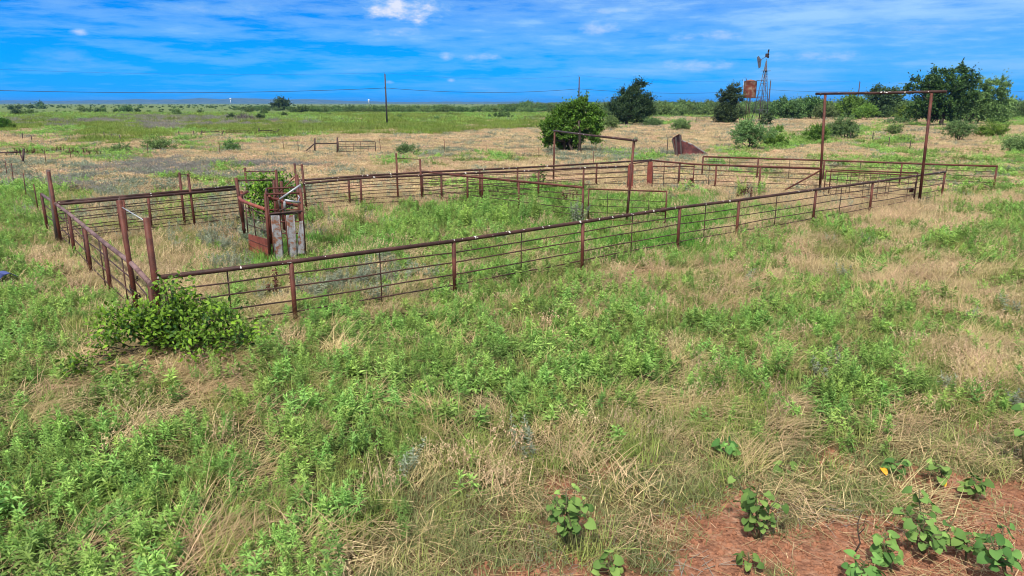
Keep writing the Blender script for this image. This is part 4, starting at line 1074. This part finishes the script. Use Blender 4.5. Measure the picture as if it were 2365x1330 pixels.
# tall pale weeds inside the pen, each one upright plant
TW = [('tall pale green weed below the dividing fence post, leftmost of the tall weeds', 1030, 520, .95), ('tall pale green weed second from left under the dividing fence', 1075, 528, .85), ('tall feathery weed under the middle of the dividing fence', 1120, 515, 1.2), ('short feathery weed just right of the middle divider weed', 1160, 528, .9),
      ('tall weed beside the second divider post', 1205, 520, 1.1), ('bushy weed right of the second divider post', 1240, 515, 1.2), ('tallest pale weed before the divider end', 1290, 500, 1.35), ('blue green weed beside the divider\'s end post', 1328, 520, 1.0), ('slim weed behind the second divider post', 1222, 500, 1.1),
      ('pale weed poking through the open gate\'s lower bars', 1500, 505, 1.0), ('weed beside the free end of the open gate', 1520, 500, .95), ('tall pale weed alone in the green grass of the right pen', 1712, 462, 1.1), ('slim pale weed near the inner fence post in the right pen', 1752, 456, 1.05)]
for i, (lab, px, py, h) in enumerate(TW):
    rng = np.random.default_rng(700 + i); b = G(px, py); t = thing('tall_weed', lab, 'weed', Vector((b.x, b.y, 0)), 'tall pale weeds in the pens')
    n = 4; P = np.array([b] * n) + rng.normal(size=(n, 3)) * [.06, .06, 0]
    np_obj('stem', [blades(P, rng.random(n) * 6, h * .8, .02, .06, .1, 3, .3)], 'stem', t)
    pr = weed_parts(rng, 5, h * .9, .13, .13, 20, 6, .22, (0, 0), 1.0)
    np_obj('foliage', [(v + np.array([b.x, b.y, 0]), q, np.clip(tt * .6 + .4, 0, 1)) for v, q, tt in pr], 'silver_leaf' if i in (7,) else 'weed', t)
# dock stalks
def dock_rows():
    rng = np.random.default_rng(61); px = rng.uniform(20, 235, 44); py = 357 + rng.normal(size=44) * 3.2 + np.interp(px, [20, 120, 235], [4, 0, -1])
    pts = np.array([G(a, b) for a, b in zip(px, py)])
    ex = np.array([G(a + rng.normal() * 14, b + rng.normal() * 3) for a, b in ((1715, 462),) * 5 + ((1310, 470),) * 4 + ((640, 690),) * 1])
    pts = np.concatenate([pts, ex]); n = len(pts); pts[:, 2] = 0
    cloud('dock_stalks', pts, np.stack([np.zeros(n), np.zeros(n), rng.random(n) * 6], 1), rng.uniform(.55, 1.0, n), rng.integers(0, 5, n), KIND['dock'][0], 'dark reddish brown seeded dock stalks standing in the dry grass', 'weeds')
dock_rows()

# ------------------------------------------------------------------ broad leaved plants on the dirt
BP = [('tallest broad leaved plant, in the turf left of the dirt', 1318, 1275, 165, 120, 34, 0), ('small broad leaved plant at the lower edge of the dirt', 1405, 1335, 60, 70, 9, 0),
      ('upright broad leaved plant with a bare lower stem in the middle of the dirt', 1748, 1245, 140, 130, 26, 0), ('low sprig of round leaves under the upright plant on the dirt', 1728, 1318, 50, 40, 5, 0),
      ('small broad leaved plant alone in the turf above the dirt', 1672, 1062, 44, 60, 8, 0), ('seedling with one round leaf in the turf', 1805, 1092, 26, 34, 4, 0),
      ('broad leaved plant with an orange yellow leaf on its left', 2072, 1100, 46, 66, 10, (2043, 1094)), ('broad leaved plant with a yellow leaf hanging at its foot', 2166, 1116, 40, 66, 9, (2179, 1120)),
      ('broad leaved plant right of the ones with yellow leaves', 2248, 1150, 50, 74, 11, 0), ('widest broad leaved plant, sprawling over the dark hollow in the dirt', 2130, 1275, 105, 190, 34, 0),
      ('cluster of large round leaves in front of the sprawling plant', 2060, 1318, 70, 110, 16, 0), ('low broad leaved plant at the bottom edge beside the straw', 1965, 1345, 70, 100, 14, 0),
      ('small leggy broad leaved plant right of the sprawling one', 2232, 1290, 66, 70, 9, 0), ('large leaved plant cut by the right bottom corner', 2325, 1350, 90, 120, 18, 0), ('broad leaved plant on a dark stem at the right edge of the turf', 2366, 1075, 130, 90, 16, 0)]
for i, (lab, px, py, hp, wp, nl, yl) in enumerate(BP):
    rng = np.random.default_rng(800 + i); b = G(px, py); sc = (b - Vector((0, 0, H))).length / F
    h = hp * sc * 1.05; w = wp * sc / 2
    t = thing('broadleaf_plant', lab, 'plant', Vector((b.x, b.y, 0)), 'broad leaved plants on the dirt')
    nb = max(1, nl // 6); st = MB(); P = []; D = []; tin = []
    for s in range(nb):
        a = rng.random() * 6.28; rr = w * rng.uniform(.3, .9) if nb > 1 else .02
        tip = Vector((b.x + math.cos(a) * rr, b.y + math.sin(a) * rr * .8, h * rng.uniform(.6, 1.05)))
        limb(st, (b.x, b.y, -.02), tip, .011, .005, rng, 4, .08)
        k = max(3, int(nl * 2.2) // nb)
        for j in range(k):
            f = rng.uniform(.3, 1.05); az = j * 2.4 + rng.normal() * .4
            q = Vector((b.x, b.y, 0)).lerp(tip, f); off = rng.uniform(.03, .10)
            lp = q + Vector((math.cos(az) * off, math.sin(az) * off, .01 + .02 * rng.random()))
            st.tube([q, lp], .0035, 4, False); P.append(lp); D.append((math.cos(az), math.sin(az), -.35 + .3 * rng.normal())); tin.append(np.clip(rng.beta(1.6, 2.2) + .35 * (f > .95), 0, 1))
    P = np.array(P); P[:, 2] = np.maximum(P[:, 2], .05); D = np.array(D); m = len(P)
    L = rng.uniform(.048, .108, m) * np.where(np.array(tin) > .75, .6, 1)
    N = np.array([0, -.4, 1.0]) + rng.normal(size=(m, 3)) * .42
    np_obj('foliage', [leaves(HEART, P, D, N, L, L * .98, np.array(tin))], 'broad', t, True)
    st.build('stem', 'stem', t)
    if yl:
        q = G(*yl, .05); o = np_obj('leaf', [leaves(HEART, np.array([q + Vector((0, .06, .04))]), np.array([[.2, -1, -.5]]), np.array([[0, -.6, 1.0]]), .095, .075, np.array([.5]))], 'yellow', t, True)
        o['label'] = 'withered yellow leaf hanging low'
def stalk():
    b = G(1975, 1275); rng = np.random.default_rng(3); mb = MB()
    limb(mb, b, PY(1990, 1180, b.y + .1), .008, .004, rng, 4, .05); limb(mb, PY(1982, 1235, b.y + .05), PY(2002, 1190, b.y), .005, .003, rng, 3, .08)
    o = mb.build('dead_stalk', 'bark'); tag(o, 'bare forked reddish stalk standing on the dirt', 'stalk')
stalk()
def clods():
    c = bpy.data.collections.new('stock_clods')
    dm, nt, out = new_mat('red_clod'); a = noise(nt, objvec(nt), 40, 5, .7)
    principled(nt, out, ramp(nt, a, [(.3, (.17, .07, .042)), (.55, (.33, .155, .09)), (.75, (.46, .26, .17))]), .95, 0, .1)
    M['clod'] = dm
    for i in range(5):
        rng = np.random.default_rng(30 + i); n = 8; V = []; Fc = []
        mb = MB(); prof = [(.2, -.5), (.8, -.3), (1, .05), (.75, .45), (.2, .6)]
        mb.lathe(prof, (0, 0, 0), 7)
        v = np.array(mb.v); v = v * (1 + rng.normal(size=(len(v), 1)) * .16) * np.array([1, rng.uniform(.6, 1), rng.uniform(.45, .8)])
        me = bpy.data.meshes.new('clod_%02d' % i); me.from_pydata(v.tolist(), [], mb.f); me.materials.append(dm)
        o = bpy.data.objects.new('clod_%02d' % i, me); c.objects.link(o)
    rng = np.random.default_rng(62); x, y = sample_zone(3.6, 10.5, 420, rng); ty = cover_at(x, y)
    k = (ty == 'd') | ((ty == 'f') & (rng.random(len(x)) < .06)); x = x[k]; y = y[k]; n = len(x)
    s = .010 + .034 * rng.random(n) ** 3.5
    hx = [G(2110 + rng.normal() * 70, 1200 + rng.normal() * 14) for _ in range(60)] + [G(rng.uniform(1100, 2365), rng.uniform(1180, 1330)) for _ in range(90)]
    x = np.concatenate([x, [v.x for v in hx]]); y = np.concatenate([y, [v.y for v in hx]]); n = len(x); s = np.concatenate([s, rng.uniform(.012, .045, 60), rng.uniform(.010, .034, 90)])
    cloud('dirt_clods', np.stack([x, y, ground_z(x, y)], 1), rng.random((n, 3)) * 6, s, rng.integers(0, 5, n), c, 'small red clods and pebbles strewn on the bare dirt', 'clods')
clods()
def litter():
    c = bpy.data.collections.new('stock_litter')
    for i in range(4):
        rng = np.random.default_rng(40 + i); n = 14; P = np.zeros((n, 3)); P[:, :2] = rng.normal(size=(n, 2)) * .16; P[:, 2] = .012
        proto(c, 'litter_%02d' % i, [blades(P, rng.random(n) * 6.28, rng.uniform(.08, .35, n), .006, 1.5, rng.normal(size=n) * .06, 3, rng.random(n), .5)], 'dry' if i < 3 else 'deadweed')
    rng = np.random.default_rng(63); x, y = sample_zone(3.6, 11, 9, rng); ty = cover_at(x, y); k = ((ty == 'd') & (rng.random(len(x)) < .45)) | (ty == 'f')
    x = x[k]; y = y[k]; n = len(x)
    cloud('straw_litter', np.stack([x, y, ground_z(x, y)], 1), np.stack([np.zeros(n), np.zeros(n), rng.random(n) * 6.28], 1), rng.uniform(.7, 1.3, n), rng.integers(0, 4, n), c, 'loose straw and twigs lying on the red dirt', 'straw')
litter()
# blue tarp at the left edge
def tarp():
    b = G(2, 662); n = 14; V = []; Fc = []
    for i in range(n):
        for j in range(n):
            u = i / (n - 1) - .5; v = j / (n - 1) - .5
            z = .30 + .10 * float(vnoise(u * 5, v * 5, 1, 4)) - .5 * max(0, (u * u + v * v) - .12)
            V.append((b.x - .1 + u * .62, b.y + v * .7, z))
    for i in range(n - 1):
        for j in range(n - 1): Fc.append((i * n + j, (i + 1) * n + j, (i + 1) * n + j + 1, i * n + j + 1))
    me = bpy.data.meshes.new('tarp'); me.from_pydata(V, [], Fc); me.polygons.foreach_set('use_smooth', [True] * len(me.polygons)); me.materials.append(M['tarp'])
    o = bpy.data.objects.new('tarp', me); COL.objects.link(o); m = o.modifiers.new('thick', 'SOLIDIFY'); m.thickness = .01
    tag(o, 'crumpled dark blue tarp in the weeds at the left edge', 'tarp')
tarp()

# ------------------------------------------------------------------ sky, sun, air, camera
SUN_EL, SUN_AZ = R(52), R(200)                        # azimuth clockwise from +Y
def world():
    w = bpy.data.worlds.new('World'); SC.world = w; w.use_nodes = True
    nt = w.node_tree; nt.nodes.clear()
    out = nt.nodes.new('ShaderNodeOutputWorld'); bg = nt.nodes.new('ShaderNodeBackground'); bg.inputs[1].default_value = .1
    nt.links.new(bg.outputs[0], out.inputs[0])
    sky = nt.nodes.new('ShaderNodeTexSky'); sky.sky_type = 'NISHITA'; sky.sun_disc = False
    sky.sun_elevation = SUN_EL; sky.sun_rotation = SUN_AZ; sky.altitude = 300; sky.air_density = 1.0; sky.dust_density = .6; sky.ozone_density = 2.0
    tc = nt.nodes.new('ShaderNodeTexCoord'); sp = nt.nodes.new('ShaderNodeSeparateXYZ'); nt.links.new(tc.outputs['Generated'], sp.inputs[0])
    X, Y, Z = sp.outputs
    bw = nt.nodes.new('ShaderNodeRGBToBW'); nt.links.new(sky.outputs[0], bw.inputs[0])
    Zc = mth(nt, 'MAXIMUM', Z, 0.0)
    # clear air: deep blue, a little paler at the horizon
    tint = ramp(nt, mth(nt, 'MULTIPLY', Zc, 4.0, clamp=True), [(0, (.012, .42, 1.12)), (.22, (.000, .375, 1.08)), (.6, (.004, .235, .92)), (1, (.06, .28, .85))])
    sc = nt.nodes.new('ShaderNodeVectorMath'); sc.operation = 'SCALE'; nt.links.new(tint, sc.inputs[0])
    nt.links.new(mth(nt, 'MULTIPLY', mth(nt, 'POWER', mth(nt, 'MAXIMUM', bw.outputs[0], .1), .25), 4.7), sc.inputs['Scale'])
    clear = sc.outputs[0]
    # cloud layer seen in perspective
    inv = mth(nt, 'DIVIDE', 1.0, mth(nt, 'ADD', Zc, .055))
    cv = nt.nodes.new('ShaderNodeCombineXYZ')
    nt.links.new(mth(nt, 'MULTIPLY', X, inv), cv.inputs[0]); nt.links.new(mth(nt, 'MULTIPLY', Y, inv), cv.inputs[1])
    n1 = noise(nt, cv.outputs[0], .55, 7, .58); 
    cv2 = nt.nodes.new('ShaderNodeCombineXYZ'); nt.links.new(mth(nt, 'MULTIPLY', X, 9.0), cv2.inputs[0]); nt.links.new(mth(nt, 'MULTIPLY', Z, 55.0), cv2.inputs[1]); nt.links.new(mth(nt, 'MULTIPLY', Y, 3.0), cv2.inputs[2])
    n2 = noise(nt, cv2.outputs[0], 1.15, 8, .62)
    mixn = mth(nt, 'ADD', mth(nt, 'MULTIPLY', n1, .45), mth(nt, 'MULTIPLY', n2, .55))
    side = mth(nt, 'MULTIPLY_ADD', X, .15, .012)
    cov = mth(nt, 'ADD', mth(nt, 'ADD', mixn, side), mth(nt, 'MULTIPLY', Zc, .45))
    thin = ramp(nt, cov, [(.44, (0, 0, 0)), (.52, (.30, .30, .30)), (.58, (.42, .42, .42)), (.65, (.75, .75, .75)), (.73, (1, 1, 1))])
    # separate heaped clouds
    cv3 = nt.nodes.new('ShaderNodeCombineXYZ'); nt.links.new(mth(nt, 'MULTIPLY', X, 22.0), cv3.inputs[0]); nt.links.new(mth(nt, 'MULTIPLY', Z, 52.0), cv3.inputs[1])
    puffn = noise(nt, cv3.outputs[0], 1.6, 7, .62)
    def puff(px, py, rx, ry, amt):
        d = ray(px, py).normalized(); az = math.atan2(d.x, d.y); el = d.z
        dx = mth(nt, 'DIVIDE', mth(nt, 'SUBTRACT', mth(nt, 'ARCTAN2', X, Y), az), rx / F); dz = mth(nt, 'DIVIDE', mth(nt, 'SUBTRACT', Z, el), ry / F)
        r2 = mth(nt, 'ADD', mth(nt, 'MULTIPLY', dx, dx), mth(nt, 'MULTIPLY', dz, dz))
        nn = puffn
        return mth(nt, 'MULTIPLY', mth(nt, 'SUBTRACT', mth(nt, 'MULTIPLY_ADD', nn, 2.6, -.45), r2, clamp=True), amt)
    tot = None
    for a in ((935, 22, 120, 34, .95), (925, 74, 80, 13, .55), (1110, 132, 62, 12, .6), (1032, 130, 22, 13, .6), (500, 20, 190, 16, .35), (183, 74, 22, 8, .7), (1385, 62, 60, 24, .6), (1640, 84, 110, 16, .55), (1610, 150, 120, 16, .55), (1880, 130, 110, 18, .5), (150, 135, 80, 26, .3), (2150, 60, 160, 18, .35), (900, 190, 14, 6, .6), (1042, 185, 14, 6, .6), (1400, 25, 90, 10, .5)):
        q = puff(*a); tot = q if tot is None else mth(nt, 'MAXIMUM', tot, q)
    ccol = ramp(nt, mth(nt, 'MULTIPLY', Zc, 4.0, clamp=True), [(0, (1.0, 3.6, 7.4)), (.3, (2.1, 4.4, 7.3)), (.55, (2.9, 4.8, 7.1)), (1, (5.5, 6.3, 7.4))])
    low = mixc(nt, tot, mixc(nt, thin, clear, ccol), ramp(nt, tot, [(.15, (1.6, 3.9, 6.9)), (.9, (5.6, 6.0, 7.1))]))
    # above the view, pale cloud cover added to soften and neutralise the light
    hi = ramp(nt, Z, [(.17, (0, 0, 0)), (.36, (1, 1, 1))])
    hin = ramp(nt, noise(nt, cv.outputs[0], 1.1, 5, .55), [(.35, (4.0, 4.6, 5.5)), (.7, (6.8, 6.8, 6.9))])
    fin = mixc(nt, hi, low, hin)
    nt.links.new(fin, bg.inputs[0])
world()
sd = bpy.data.lights.new('sun', 'SUN'); sd.energy = 4.0; sd.angle = R(2.5); sd.color = (1.0, .93, .82)
so = bpy.data.objects.new('sun', sd); COL.objects.link(so)
sv = Vector((math.sin(SUN_AZ) * math.cos(SUN_EL), math.cos(SUN_AZ) * math.cos(SUN_EL), math.sin(SUN_EL)))
so.rotation_euler = sv.to_track_quat('Z', 'Y').to_euler(); so.location = sv * 60

def haze():
    mb = MB(); mb.box((0, 5000, 30), 26000, 18000, 62)
    m, nt, out = new_mat('air'); pv = nt.nodes.new('ShaderNodeVolumePrincipled')
    pv.inputs['Color'].default_value = (.10, .38, 1.0, 1); pv.inputs['Density'].default_value = 8.0e-5; pv.inputs['Anisotropy'].default_value = 0.1
    nt.links.new(pv.outputs[0], out.inputs['Volume'])
    o = mb.build('haze', m, None, False); tag(o, 'thin blue air over the far pasture', 'haze', None, 'stuff')
haze()

cam = bpy.data.cameras.new('camera'); cam.sensor_width = 36; cam.lens = 36 * F / 2365; cam.clip_start = .1; cam.clip_end = 40000
co = bpy.data.objects.new('camera', cam); COL.objects.link(co); co.location = (0, 0, H); co.rotation_euler = (R(90) - PITCH, 0, 0)
SC.camera = co
vs = SC.view_settings; vs.view_transform = 'Standard'; vs.look = 'None'; vs.exposure = 0.5; vs.gamma = 1.0
SC.cycles.max_bounces = 6; SC.cycles.transparent_max_bounces = 8; SC.cycles.use_denoising = True
SC.cycles.volume_bounces = 0; SC.cycles.pixel_filter_type = 'BLACKMAN_HARRIS'; SC.cycles.filter_width = 1.05
